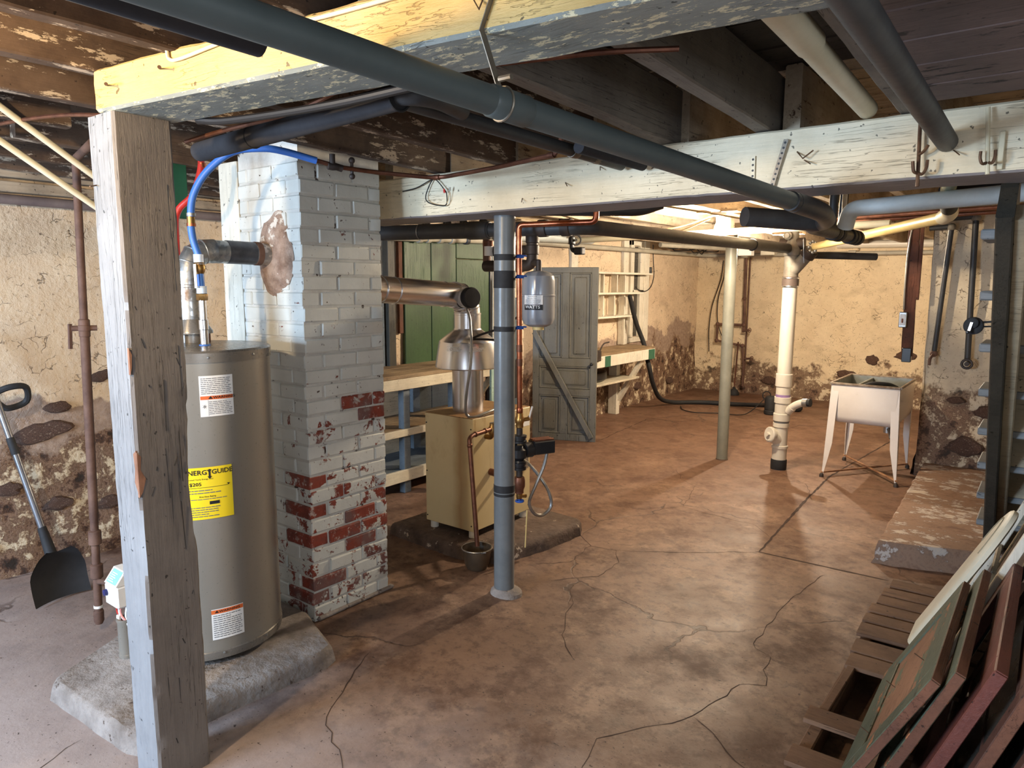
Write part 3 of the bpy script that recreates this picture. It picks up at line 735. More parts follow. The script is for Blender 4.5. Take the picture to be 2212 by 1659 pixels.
# mortar collar round the flue hole and the ragged foot
mb = MB(); rng = 28; vs = []
for r_, dd in ((1.0, .0), (.9, .012), (.62, .026), (.0, .028)):
    for j in range(rng):
        an = 2*PI*j/rng; w = 1+.22*noise.noise(V((math.cos(an)*1.3, math.sin(an)*1.3, 4)))+.06*noise.noise(V((math.cos(an)*5, math.sin(an)*5, 1)))
        vs.append((-2.905+math.cos(an)*.125*r_*w, CY0+.002-dd+.006*noise.noise(V((math.cos(an)*r_*4, math.sin(an)*r_*4, 9))), 1.745+math.sin(an)*.20*r_*w))
fs = [(i*rng+j, i*rng+(j+1) % rng, (i+1)*rng+(j+1) % rng, (i+1)*rng+j) for i in range(3) for j in range(rng)]
mb.add(vs, fs).build('mortar_patch', simple('brown_mortar_patch', S(172, 148, 130), S(118, 92, 76), 11, .9, bump=1., bscale=18, bdist=.02, chip=S(204, 192, 178), chip_t=.58), t)
mb = MB(); mb.bbox(CX1-.02, CX1+.012, CY0+.01, CY1+.03, 0, .022, .008)
mb.v = [tuple(V(p)+V((noise.noise(V(p)*9)*.012, noise.noise(V(p)*8)*.01, 0))) for p in mb.v]
mb.build('mortar_foot', CONC, t)

# white boxed corner between chimney and the wall side
t = thing('boxed_pipe_chase', 'white-painted timber casing standing against the brick chimney', 'casing', (-3.28, 2.05, 0))
MB().timber((-3.275, 2.0, 0), (-3.275, 2.0, 2.2), .07, .16, 20, .002, .004, 4., (1, 0, 0)).build('front_board', W_WHT, t)
MB().timber((-3.375, 2.06, 0), (-3.375, 2.06, 2.2), .10, .035, 20, .002, .004, 7., (1, 0, 0)).build('side_board', W_WHT, t)
# ------------------------------------------------------------------ text helper
def text_mesh(txt, size, bold=False):
    cu = bpy.data.curves.new('lettering', 'FONT'); cu.body = txt; cu.size = size; cu.align_x = 'LEFT'; cu.align_y = 'CENTER'
    cu.resolution_u = 2
    if bold: cu.offset = size*.018
    o = bpy.data.objects.new('lettering', cu); COL.objects.link(o)
    bpy.context.view_layer.update()
    me = bpy.data.meshes.new_from_object(o); bpy.data.objects.remove(o)
    vs = [tuple(v.co) for v in me.vertices]; fs = [tuple(p.vertices) for p in me.polygons]
    bpy.data.meshes.remove(me)
    return vs, fs
class Sheet:
    """flat print (u right, v up) mapped through fn(u, v, lift) onto a surface"""
    def __init__(s, fn): s.fn = fn
    def rect(s, u0, u1, v0, v1, lift, nu=8):
        mb = MB(); vs = []
        for i in range(nu+1):
            u = u0+(u1-u0)*i/nu
            vs += [s.fn(u, v0, lift), s.fn(u, v1, lift)]
        mb.add(vs, [(2*i, 2*i+2, 2*i+3, 2*i+1) for i in range(nu)])
        return mb
    def text(s, txt, size, u, v, lift, bold=False, sx=1.):
        vs, fs = text_mesh(txt, size, bold); mb = MB()
        mb.add([s.fn(u+x*sx, v+y, lift) for x, y, z in vs], fs); return mb
    def lines(s, u0, u1, v0, v1, n, lift, h=.35, seed=1):
        r = random.Random(seed); mb = MB()
        for i in range(n):
            v = v1-(v1-v0)*(i+.5)/n; hh = (v1-v0)/n*h/2; u = u0
            e = u0+(u1-u0)*(r.uniform(.55, 1) if r.random() < .3 else r.uniform(.92, 1))
            while u < e-.002:
                w = min(r.uniform(.006, .022), e-u); q = s.rect(u, u+w, v-hh, v+hh, lift, 2); mb.add(q.v, q.f); u += w+.0025
        return mb
def cyl_sheet(c, R, ang0):
    c = V(c)
    def fn(u, v, lift):
        a = ang0+u/R; return V((c.x+math.cos(a)*(R+lift), c.y+math.sin(a)*(R+lift), v))
    return Sheet(fn)

# ------------------------------------------------------------------ heater pad
t = thing('concrete_pad', 'low grey concrete pad with rounded edge under the water heater', 'concrete pad', (-2.75, 1.4, 0))
poly = [(-3.03, .965), (-2.99, .935), (-2.43, .972), (-2.385, .99), (-2.375, 1.35), (-2.335, 1.74), (-2.36, 1.80), (-2.72, 1.93), (-3.24, 1.93), (-3.22, 1.3)]
pp = []
for i in range(len(poly)):
    a, b = V((*poly[i], 0)), V((*poly[(i+1) % len(poly)], 0)); n = max(1, int((b-a).length/.05))
    for j in range(n): pp.append(a.lerp(b, j/n))
mb = MB(); vs = []; n = len(pp); cen = V((-2.78, 1.45, 0))
for ins, z in ((-.008, 0), (.0, .04), (.006, .062), (.022, .074)):
    for p in pp:
        q = p + (cen-p).normalized()*ins; q = q + V((noise.noise(p*13)*.006, noise.noise(p*11+V((4, 0, 0)))*.006, 0))
        vs.append((q.x, q.y, z+noise.noise(p*15)*.002*(z > 0)))
fs = [(k*n+i, k*n+(i+1) % n, (k+1)*n+(i+1) % n, (k+1)*n+i) for k in range(3) for i in range(n)] + [tuple(range(3*n, 4*n)), tuple(range(n))[::-1]]
mb.add(vs, fs).build('pad', CONC, t, 38)

# ------------------------------------------------------------------ water heater
HC = V((-2.86, 1.53, 0)); HR = .295
t = thing('water_heater', 'tall grey cylindrical gas water heater with yellow and white labels, behind the square post', 'water heater', HC+V((0, 0, .074)))
MB().lathe([(HR-.045, .074), (HR-.045, .10)], HC, n=40).build('foot_ring', BLACKP, t)
MB().lathe([(HR-.02, .098), (HR, .10), (HR+.003, .115), (HR+.003, .132), (HR, .136)], HC, n=64).build('base_band', JACKET_T, t)
j = MB().lathe([(HR-.001, .134), (HR-.001, 1.322)], HC, n=72).build('jacket', JACKET, t)
MB().lathe([(HR+.004, 1.315), (HR+.004, 1.352), (HR-.004, 1.36), (HR-.03, 1.362), (.09, 1.367), (.001, 1.367)], HC, n=72).build('top_cap', JACKET_T, t)
for a in (-1.0, -.35, .3, -1.9):
    for z in (1.335, .124):
        p = HC+V((math.cos(a)*(HR+.003), math.sin(a)*(HR+.003), z)); MB().lathe([(.006, 0), (.005, .003), (.001, .004)], p, (math.cos(a), math.sin(a), 0), 10).build('screw', ZINC, t)
cam_a = math.atan2(-HC.y, -HC.x)
# warning label near the top
def label(name, sheet, u0, u1, v0, v1):
    return sheet.rect(u0, u1, v0, v1, .0012, 10).build(name, WHITE_L, t)
def ang_for(px_u):  # metres along the jacket from the camera-facing line
    return cam_a+px_u/HR
sh = cyl_sheet(HC, HR, ang_for(0))
l = label('warning_label', sh, .004, .130, 1.105, 1.265)
sh.rect(.006, .128, 1.172, 1.186, .002).build('orange_band', ORANGE_L, l)
sh.text('\u25b2WARNING', .0135, .034, 1.179, .0026, True, 1.3).build('lettering', INK, l, 0)
sh.lines(.010, .124, 1.192, 1.258, 9, .002, seed=2).build('fine_print', INKG, l, 0)
sh.lines(.036, .124, 1.112, 1.166, 8, .002, seed=3).build('fine_print', INKG, l, 0)
sh.rect(.0335, .0345, 1.108, 1.17, .002, 1).build('divider', INKG, l, 0)
mb = MB()
for k in range(6):
    a = k*PI/3+.3; q = sh.rect(0, 1, 0, 1, 0, 1); mb.add([sh.fn(.020+math.cos(a+s_)*r_, 1.145+math.sin(a+s_)*r_, .002) for r_, s_ in ((.002, -.6), (.010, 0), (.002, .6))], [(0, 1, 2)])
mb.build('hazard_symbol', INK, l, 0)
l = sh.rect(-.075, .108, .695, .905, .0012, 10).build('energy_label', YELLOW_L, t)
sh.text('ENERGYGUIDE', .0265, -.070, .884, .002, True, 1.02).build('lettering', INK, l, 0)
mb = MB(); mb.add([sh.fn(u, v, .0022) for u, v in ((.020, .897), (.027, .897), (.027, .868), (.032, .868), (.0235, .857), (.015, .868), (.020, .868))], [(0, 1, 2, 6), (3, 4, 5)]); mb.build('arrow', INK, l, 0)
sh.text('Estimated Yearly Energy Cost', .0085, -.066, .858, .002).build('lettering', INK, l, 0)
sh.text('$205', .019, -.052, .838, .002, True, 1.15).build('lettering', INK, l, 0)
mb = sh.rect(-.07, .09, .8235, .825, .002, 8); mb.add([sh.fn(u, v, .002) for u, v in ((.086, .832), (.098, .832), (.092, .824))], [(0, 1, 2)]); mb.build('cost_scale', INK, l, 0)
sh.lines(-.07, .098, .797, .818, 2, .002, seed=4).build('fine_print', INKG, l, 0)
sh.text('First Hour Rating', .0085, -.018, .787, .002, True).build('lettering', INK, l, 0)
sh.lines(-.07, .09, .773, .781, 1, .002, seed=5).build('fine_print', INKG, l, 0)
sh.rect(.018, .055, .754, .767, .002, 3).build('rating_box', INK, l, 0)
sh.lines(-.07, .06, .703, .748, 5, .002, seed=6).build('fine_print', INKG, l, 0)
l = sh.rect(.0, .125, .185, .315, .0012, 10).build('warning_label', WHITE_L, t)
sh.rect(.0, .124, .295, .312, .002).build('orange_band', ORANGE_L, l)
sh.text('\u25b2WARNING', .013, .012, .3035, .0026, True, 1.3).build('lettering', INK, l, 0)
sh.lines(.006, .120, .192, .291, 11, .002, seed=7).build('fine_print', INKG, l, 0)
# tall instruction labels on the side, edge showing left of the post
sh2 = cyl_sheet(HC, HR, ang_for(-.42))
l = sh2.rect(-.08, .15, .62, 1.0, .0012, 10).build('instruction_label', WHITE_L, t)
for v in (.985, .84, .74, .64): sh2.rect(-.08, .15, v, v+.012, .002).build('red_band', RED_L, l)
sh2.lines(-.075, .145, .66, .73, 6, .002, seed=8).build('fine_print', INKG, l, 0)
sh2.lines(-.075, .145, .755, .83, 6, .002, seed=9).build('fine_print', INKG, l, 0)
sh2.lines(-.075, .145, .86, .975, 9, .002, seed=10).build('fine_print', INKG, l, 0)
l = sh2.rect(-.05, .1, 1.15, 1.25, .0012, 10).build('maker_label', BLUE_L, t)
sh2.text('Rh', .03, -.042, 1.205, .002, True).build('lettering', INK, l, 0)
# gas control on the front
gv = MB(); GC = V((-2.99, 1.205, .37))
gv.bbox(GC.x-.055, GC.x+.055, GC.y-.03, GC.y+.045, GC.z-.075, GC.z+.02, .008)
o0 = len(gv.v); gv.prism([(-.03, .02), (.045, .02), (.045, .075), (.012, .075)], (GC.x-.052, GC.y, GC.z), (0, 1, 0), (0, 0, 1), (.104, 0, 0))
g = gv.build('gas_control', WHITE_L, t)
SCR = MT('control_screen'); SCR.set(SCR.b.inputs['Emission Color'], S(120, 190, 236)); SCR.set(SCR.b.inputs['Emission Strength'], .5)
SCR = SCR.fin(S(120, 190, 230), .2)
a, b_ = V((0, -.03, .02)), V((0, .012, .075)); nrm = V((0, -.055, .042)).normalized()
mb = MB(); q = [GC+a.lerp(b_, s_)+V((x_, 0, 0))+nrm*.0015 for s_, x_ in ((.1, -.04), (.1, .04), (.92, .04), (.92, -.04))]
mb.add(q, [(0, 1, 2, 3)]); scr = mb.build('screen', SCR, g, 0)
mb = MB()
for i in range(5):
    s0 = .2+i*.12
    mb.add([GC+a.lerp(b_, s_)+V((x_, 0, 0))+nrm*.003 for s_, x_ in ((s0, -.03), (s0, .015-.01*(i % 2)), (s0+.05, .015-.01*(i % 2)), (s0+.05, -.03))], [(0, 1, 2, 3)])
mb.build('screen_text', WHITE_L, scr, 0)
MB().lathe([(.014, 0), (.013, .012), (.004, .014)], GC+V((-.035, -.03, -.02)), (0, -1, 0), 14).build('knob', simple('knob_dark_blue', S(40, 44, 96), S(34, 36, 84), 4, .4), g)
MB().bbox(GC.x-.05, GC.x+.05, GC.y+.045, GC.y+.09, GC.z-.06, GC.z+.03, .004).build('valve_body', BLACKP, g)
for i, (dx, mt_) in enumerate(((-.02, RED_P), (0., WHITE_L), (.015, simple('pink_wire', S(226, 150, 140), S(210, 136, 126), 4, .5)))):
    MB().tube(smooth_path([GC+V((dx, .0, -.07)), GC+V((dx+.01, -.005, -.11)), GC+V((dx+.04, .005, -.14)), GC+V((dx+.10, .02, -.18))], 5), .004, 6).build('wire', mt_, g)
MB().tube(smooth_path([GC+V((.01, .03, -.07)), GC+V((.04, .01, -.13)), GC+V((.09, .01, -.17)), GC+V((.14, .05, -.20))], 6), .008, 8).build('flex_tube', ZINC, g)
MB().bbox(GC.x-.0, GC.x+.022, GC.y-.016, GC.y-.004, GC.z-.15, GC.z-.115, .003).build('connector', WHITE_L, g)
dr = V((-2.965, 1.215, .076))
MB().lathe([(.034, 0), (.034, .012), (.032, .014), (.032, .15), (.035, .155), (.035, .165), (.030, .166), (.03, .10)], dr, n=20).build('draft_cup', JACKET, t)
MB().lathe([(.03, 0), (.03, .16)], dr+V((.065, .03, 0)), n=16).build('draft_cup', JACKET, t)
# top fittings
VN = V((-2.965, 1.575, 0))
fp = thing('flue_pipe', 'galvanised flue pipe rising from the water heater and bending into the brick chimney', 'flue pipe', VN+V((0, 0, 1.36)))
MB().lathe([(.06, 1.362), (.06, 1.40), (.085, 1.405), (.085, 1.415), (.05, 1.47), (.05, 1.5)], VN, n=24).build('draft_hood', JACKET_T, fp)
for k in range(4):
    a = k*PI/2+.5; MB().bar(VN+V((math.cos(a)*.08, math.sin(a)*.08, 1.362)), VN+V((math.cos(a)*.08, math.sin(a)*.08, 1.41)), .016, .003, (math.cos(a), math.sin(a), 0)).build('hood_leg', COPPER_D, fp)
MB().lathe([(.052, 1.46), (.052, 1.60), (.0535, 1.602), (.0535, 1.612), (.052, 1.614), (.052, 1.67)], VN, n=28).build('riser', GALV, fp)
pts = [VN+V((0, 0, 1.66)), VN+V((0, .008, 1.70)), VN+V((0, .03, 1.735)), VN+V((0, .07, 1.755)), VN+V((.01, .12, 1.758))]
mb = MB().tube(pts, .052, 28)
mb.build('elbow', GALV, fp)
for i in (1, 2, 3):
    d_ = (pts[i+1]-pts[i-1]).normalized(); MB().torus(pts[i], .0525, .0022, d_, 28, 6).build('seam', GALV, fp)
MB().tube([VN+V((.008, .105, 1.757)), VN+V((.03, .42, 1.752))], .05, 28).build('run', GALV, fp)
DARKG = simple('sooty_galvanised', S(96, 98, 104), S(66, 68, 74), 9, .4, .7, bump=.1, chip=S(150, 120, 90), chip_t=.7)
MB().tube([VN+V((.012, .17, 1.757)), VN+V((.022, .30, 1.7545))], .0515, 28).build('sooty_sleeve', DARKG, fp)
MB().tube([VN+V((.0225, .305, 1.7545)), VN+V((.0245, .33, 1.754))], .0535, 28).build('joint_collar', RUST, fp)

# cold water line: steel nipple, valve, blue tube bending over to the copper line
cw = thing('cold_water_line', 'blue plastic water line with a shut-off valve, arching from the heater towards the chimney', 'water line', (-2.765, 1.52, 1.36))
cx, cy = -2.765, 1.52
MB().lathe([(.022, 1.36), (.022, 1.37), (.017, 1.372)], (cx, cy, 0), n=16).build('gasket', BLUE_P, cw)
MB().lathe([(.0165, 1.365), (.0165, 1.43), (.019, 1.432), (.019, 1.47), (.0145, 1.472), (.0145, 1.555)], (cx, cy, 0), n=16).build('steel_nipple', STEEL, cw)
MB().lathe([(.020, 1.55), (.022, 1.553), (.022, 1.575), (.018, 1.578)], (cx, cy, 0), n=6).build('brass_union', BRASS, cw)
MB().lathe([(.0195, 1.578), (.0195, 1.608)], (cx, cy, 0), n=16).build('crimp_ring', CLEAR, cw)
MB().tube([(cx, cy, 1.575), (cx-.006, cy, 1.67)], .0145, 14).build('tube_stub', BLUE_P, cw)
MB().lathe([(.0195, 0), (.0195, .03)], (cx-.007, cy, 1.667), n=16).build('crimp_ring', CLEAR, cw)
v = MB().lathe([(.016, 1.655), (.021, 1.665), (.023, 1.68), (.021, 1.695), (.016, 1.705)], (cx-.008, cy, 0), n=14).build('valve', BRASS, cw)
MB().bar((cx+.008, cy-.028, 1.695), (cx+.014, cy-.03, 1.60), .018, .004, (0, -1, 0), .001).build('lever_handle', WHITE_L, v)
MB().lathe([(.0195, 0), (.0195, .032)], (cx-.01, cy, 1.703), n=16).build('crimp_ring', CLEAR, cw)
path = smooth_path([(cx-.01, cy, 1.73), (cx-.024, cy-.012, 1.80), (cx-.022, cy-.016, 1.87), (cx-.005, cy-.01, 1.965), (cx+.04, cy+.03, 2.06), (cx+.11, cy+.10, 2.135), (cx+.19, cy+.18, 2.152), (cx+.24, cy+.25, 2.145), (cx+.30, cy+.36, 2.118)], 6)
MB().tube(path, .0142, 12).build('blue_tube', BLUE_P, cw)
for p_, q_ in ((1.845, -.0235), (1.885, -.021)):
    MB().lathe([(.018, 0), (.018, .012)], (cx+q_, cy-.015, p_), n=14).build('crimp_ring', COPPER if p_ < 1.86 else ZINC, cw)
MB().lathe([(.016, 0), (.016, .03)], (cx-.022, cy-.016, 1.853), n=14).build('splice_fitting', BRASS, cw)
# hot line, red, leaves behind the post
hw = thing('hot_water_line', 'red plastic water line dropping beside the water heater behind the post', 'water line', (-3.05, 1.62, 1.36))
MB().tube(smooth_path([(-3.03, 1.70, 2.17), (-3.03, 1.69, 2.10), (-3.05, 1.66, 2.0), (-3.11, 1.62, 1.93), (-3.10, 1.60, 1.8), (-3.09, 1.60, 1.365)], 6), .0142, 12).build('red_tube', RED_P, hw)
MB().lathe([(.018, 0), (.018, .02)], (-3.03, 1.70, 2.12), n=14).build('crimp_ring', COPPER, hw)
g = tag(MB().bbox(-3.45, -3.40, 1.755, 1.83, 1.93, 2.22, .006).build('green_pipe_guard', GREEN_S), 'dark green strip hanging from the joists behind the square post', 'strip')

# copper line over the chimney and along the beam
cp = thing('copper_water_line', 'thin dark copper water line passing over the chimney and along the column beam', 'water line', (-2.46, 1.88, 2.12))
run = [(-2.465, 1.88, 2.118), (-2.43, 1.975, 2.10), (-2.41, 2.146, 2.1), (-2.30, 2.38, 2.095), (-2.25, 2.41, 2.097), (-1.9, 2.36, 2.10), (-1.53, 2.255, 2.10), (-1.515, 2.262, 2.16)]
MB().tube(fillet(run, .03), .0095, 10).build('pipe', COPPER_D, cp)
MB().lathe([(.015, 0), (.015, .05)], (-2.445, 1.935, 2.106), V((.03, .095, -.02)), 12).build('coupling', IRON, cp)
mb = MB().lathe([(.014, -.02), (.016, 0), (.014, .02)], (-2.44, 1.94, 2.10), (.3, .95, 0), 12); mb.cyl((-2.44, 1.94, 2.105), (-2.44, 1.94, 2.15), .012)
mb.build('tee', IRON, cp)
mb = MB().cyl((-2.425, 2.03, 2.065), (-2.425, 2.03, 2.14), .007, 8); mb.sphere((-2.425, 2.03, 2.135), .014, 6); mb.sphere((-2.425, 2.03, 2.07), .013, 6); mb.build('shut_off', IRON, cp)
for p_, d_ in (((-2.28, 2.395, 2.096), (1, .1, 0)), ((-1.56, 2.262, 2.1), (1, -.2, 0))): MB().lathe([(.012, -.015), (.012, .015)], p_, d_, 12).build('elbow_joint', COPPER_D, cp)

# ------------------------------------------------------------------ gas pipe at the left
gp = thing('gas_pipe', 'rusty iron gas pipe with a lever cock, hanging free beside the left wall', 'pipe', (-3.42, 1.31, 0))
top, bot = V((-3.42, 1.345, 2.12)), V((-3.42, 1.285, .03))
ax = (bot-top).normalized()
at = lambda z: top + (bot-top)*((top.z-z)/(top.z-bot.z))
MB().tube(fillet([V((-3.0, 1.25, 2.16)), top+V((.0, 0, .03)), at(1.45)], .03), .0165, 12).build('pipe', RUST, gp)
MB().tube([at(1.45), at(.55)], .0195, 12).build('pipe', RUST, gp)
MB().tube([at(.56), at(.06)], .0175, 12).build('drip_leg', RUST, gp)
cock = MB().lathe([(.019, -.04), (.023, -.036), (.023, -.014), (.026, -.01), (.026, .01), (.023, .014), (.023, .036), (.019, .04)], at(1.42), ax, 12)
cock.cyl(at(1.42)+V((-.02, -.045, 0)), at(1.42)+V((.02, .045, 0)), .012, 10)
cock = cock.build('gas_cock', RUST, gp)
MB().bar(at(1.43)+V((-.02, -.05, .01)), at(1.33)+V((-.022, -.052, 0)), .012, .016, (0, 1, 0), .003).build('lever', RUST, cock)
for z in (.46, .30): MB().lathe([(.02, -.035), (.027, -.03), (.027, .03), (.02, .035)], at(z), ax, 12).build('fitting', RUST, gp)
MB().tube([at(.25), at(.25)+V((.20, -.03, .06)), at(.25)+V((.37, -.08, .07))], .012, 10).build('branch', RUST, gp)
MB().lathe([(.019, -.02), (.022, -.016), (.022, .03), (.015, .045), (.001, .05)], at(.09), ax, 12).build('end_cap', RUST, gp)
MB().lathe([(.0195, 0), (.0195, .012)], at(.135), ax, 12).build('thread_tape', WHITE_L, gp)

# ------------------------------------------------------------------ snow shovel
sv = thing('snow_shovel', 'black bladed snow shovel with a grey shaft leaning on the left wall', 'shovel', (-3.97, 1.33, 0))
P0, P1 = V((-4.05, 1.305, .30)), V((-4.40, 1.18, 1.35))
MB().tube([P0+(P0-P1).normalized()*.12, P1], .016, 12).build('shaft', simple('shovel_shaft_grey', S(112, 112, 116), S(96, 96, 100), 5, .35, .5), sv)
MB().tube([P0+(P0-P1).normalized()*.10, P0+(P1-P0).normalized()*.07], [.030, .021], 12).build('socket', RUBBER, sv)
k = P0.lerp(P1, .42); MB().tube([k, k+(P1-P0).normalized()*.09], .0195, 12).build('grip', RUBBER, sv)
k = P0.lerp(P1, .72); MB().tube(smooth_path([k, k+V((.05, .06, .03)), k+V((.04, .13, .02)), k+V((.0, .14, -.06)), k+V((-.02, .06, -.09)), k+V((-.03, .02, -.06))], 5), .016, 8).build('bent_handle', RUBBER, sv)
mb = MB(); vs = []; nu, nw = 12, 10
dn = (P0-P1).normalized(); side = V((-.12, 1, 0)).normalized(); outn = dn.cross(side).normalized()
for j in range(nw+1):
    for i in range(nu+1):
        u = (i/nu-.5)*2; w = j/nw
        hw_ = .06+.075*min(1, (w/.45)**.6) if w < .45 else .135
        q = V((-3.985, 1.325, .245)).lerp(V((-3.945, 1.315, .012)), w) + side*u*hw_ + V((1, .1, 0))*(.035*(u*u)-.03*math.sin(w*PI))
        q.z += .02*(u*u)*(1-w); vs.append(q)
f1 = [(j*(nu+1)+i, j*(nu+1)+i+1, (j+1)*(nu+1)+i+1, (j+1)*(nu+1)+i) for j in range(nw) for i in range(nu)]
mb.add(vs, f1); mb.add([p-V((.006, 0, 0)) for p in vs], f1)
mb.build('blade', RUBBER, sv, 60)

# ------------------------------------------------------------------ overhead pipes, near bays
dp = thing('drain_pipe', 'long grey-painted drain pipe crossing under both ceiling beams', 'pipe', (-.9, 1.5, 1.96))
Pn, Pf = V((-.997, .45, 2.012)), V((-.735, 2.52, 1.894))
MB().tube([Pn-(Pf-Pn)*1.48, Pf], .0285, 24).build('pipe', P_MAIN, dp)
dv = (Pf-Pn).normalized()
k = Pn.lerp(Pf, .34)
MB().lathe([(.0285, -.055), (.0315, -.05), (.0315, .045), (.0285, .05)], Pn.lerp(Pf, .345), dv, 24).build('coupling', P_MAIN, dp)
st = MB(); st.torus(k+dv*-.01, .0325, .003, dv, 24, 6)
ht = on_beam1(1.335, 2.18, -.104)
st.bar(k+V((-.012, -.005, .033)), V((k.x-.02, k.y-.05, 2.105)), .016, .002, (1, 0, 0)); st.bar(V((k.x-.02, k.y-.05, 2.10)), ht, .016, .002, (1, 0, 0))
st.cyl(k+V((.0, -.02, .045)), k+V((.03, -.02, .045)), .006, 8)
st.build('hanger_strap', CLAMP, dp)
MB().lathe([(.0285, 0), (.033, .003), (.033, .03), (.0285, .033)], Pf-dv*.05, dv, 20).build('coupling', P_DARK, dp)

bp = tag(MB().tube([(-1.53, -2.64, 2.14), (-1.31, .30, 2.105), (-1.285, .855, 2.09)], .031, 20).build('capped_pipe', P_FOAM), 'black insulated pipe ending at the face of the askew beam', 'pipe')
fo = thing('insulated_pipe', 'pipe in split black foam sleeve slung under the joists in front of the chimney', 'pipe', (-2.5, 1.44, 2.1))
F0, F1 = V((-2.56, 1.43, 2.098)), V((-1.42, 1.352, 2.105))
MB().tube([F0, F0.lerp(F1, .335)], .034, 18).build('foam_sleeve', P_FOAM, fo)
MB().tube([F0.lerp(F1, .345), F1], .0345, 18).build('foam_sleeve', P_FOAM, fo)
MB().tube(fillet([F0.lerp(F1, .1), F1+V((.03, 0, .002)), F1+V((.04, .1, .01)), (-1.42, 1.6, 2.115)], .05), .026, 16).build('pipe', P_DARK, fo)
MB().torus(F1, .036, .004, F1-F0, 20, 6).build('band', RUBBER, fo)
MB().torus(F0.lerp(F1, .34), .0345, .003, F1-F0, 20, 6).build('band', RUBBER, fo)
p2 = thing('insulated_pipe', 'pair of black pipes running beside the drain pipe to the column beam', 'pipe', (-1.42, 2.0, 2.1))
MB().tube([(-1.445, 1.40, 2.105), (-1.43, 2.56, 2.09)], .022, 14).build('pipe', P_DARK, p2)
MB().tube([(-1.35, 2.12, 2.085), (-1.335, 2.56, 2.08)], .022, 14).build('pipe', P_FOAM, p2)
for y_ in (2.2, 2.35): MB().lathe([(.024, 0), (.025, .02), (.024, .04)], (-1.434, y_, 2.094), (0, 1, 0), 14).build('tape', CLAMP, p2)
mb = MB(); mb.tube(smooth_path([on_beam1(.16, 2.10, .11), on_beam1(.3, 2.088, .12), on_beam1(.7, 2.085, .12), on_beam1(1.1, 2.10, .115)], 6), .011, 10)
tag(mb.build('cable_bundle', WIRE), 'black cable bundle tucked under the askew beam beside the post', 'cable')
tag(MB().tube(smooth_path([(-2.30, 1.24, 2.075), (-2.1, 1.26, 2.09), (-1.75, 1.27, 2.1), (-1.45, 1.285, 2.14), (-1.1, 1.42, 2.15), (-.9, 1.5, 2.155), (-.75, 1.6, 2.16)], 6), .007, 8).build('copper_tube', COPPER_D), 'soft copper tube looping behind the askew beam under the joists', 'tube')
tag(MB().tube(smooth_path([(-3.5, .95, 2.198), (-3.1, 1.0, 2.198), (-2.75, 1.05, 2.185), (-2.45, 1.1, 2.15), (-2.3, 1.18, 2.13)], 6), .007, 8).build('copper_tube', COPPER_D), 'soft copper tube under the old joists left of the square post', 'tube')
for pts_, lb in (([(-2.95, .72, 2.38), (-3.0, .949, 2.23), (-3.03, 1.262, 2.026), (-3.03, 1.5, 1.90)], 'cream plastic pipe slanting down behind the square post, the upper one'), ([(-3.0, .70, 2.27), (-3.05, .955, 2.122), (-3.06, 1.275, 1.91), (-3.07, 1.46, 1.79)], 'cream plastic pipe slanting down behind the square post, the lower one')):
    tag(MB().tube(pts_, .0125, 12).build('slanting_pipe', CREAM_P), lb, 'pipe', None)
tag(MB().tube([(-4.40, -1.5, 2.055), (-4.40, 3.0, 2.048)], .026, 14).build('mauve_pipe', simple('mauve_pipe_paint', S(122, 110, 108), S(104, 92, 92), 5, .6)), 'thick mauve-grey pipe along the top of the left wall', 'pipe')
# timber ledgers under the joists along the left wall
for z_, lb in ((2.19, 'whitewashed timber ledger high along the left wall, the upper of two'), (2.115, 'whitewashed timber ledger high along the left wall, the lower of two')):
    tag(MB().timber((-4.40, -2.0, z_), (-4.40, 3.6, z_), .05, .055, 40, .004, .005, z_*7).build('timber_ledger', W_JOC), lb, 'timber')
wp = thing('vent_pipe', 'dusty cream plastic pipe with a coupling, running between joists above the column beam', 'pipe', (-.54, 2.0, 2.2))
MB().tube([(-.52, 1.2, 2.205), (-.555, 2.62, 2.19)], .031, 18).build('pipe', CREAM_P, wp)
MB().tube([(-.52, 1.2, 2.205), (-.533, 1.86, 2.198)], .037, 18).build('hub', CREAM_P, wp)
tag(MB().tube([(-.262, -2.64, 2.105), (-.318, 2.59, 2.055)], .03, 18).build('iron_pipe', P_DARK), 'dark iron pipe ending against the column beam near the stair panel', 'pipe')
# ------------------------------------------------------------------ boiler
t = thing('concrete_pad', 'dark concrete slab with chipped white paint under the beige boiler', 'concrete pad', (-2.85, 3.4, 0))
poly = [(-3.32, 3.03), (-2.70, 2.985), (-2.45, 3.075), (-2.38, 3.40), (-2.345, 3.76), (-2.40, 3.86), (-3.32, 3.95)]
pp = []
for i in range(len(poly)):
    a, b = V((*poly[i], 0)), V((*poly[(i+1) % len(poly)], 0)); n = max(1, int((b-a).length/.05))
    for j in range(n): pp.append(a.lerp(b, j/n))
mb = MB(); vs = []; n = len(pp); cen = V((-2.85, 3.45, 0))
for ins, z in ((-.01, 0), (-.004, .05), (.006, .07), (.022, .08)):
    for p in pp:
        q = p + (cen-p).normalized()*ins + V((noise.noise(p*16)*.012, noise.noise(p*14+V((4, 0, 0)))*.012, 0)); vs.append((q.x, q.y, z+noise.noise(p*15)*.003*(z > 0)))
fs = [(k*n+i, k*n+(i+1) % n, (k+1)*n+(i+1) % n, (k+1)*n+i) for k in range(3) for i in range(n)] + [tuple(range(3*n, 4*n)), tuple(range(n))[::-1]]
mb.add(vs, fs).build('slab', CONC_D, t, 38)

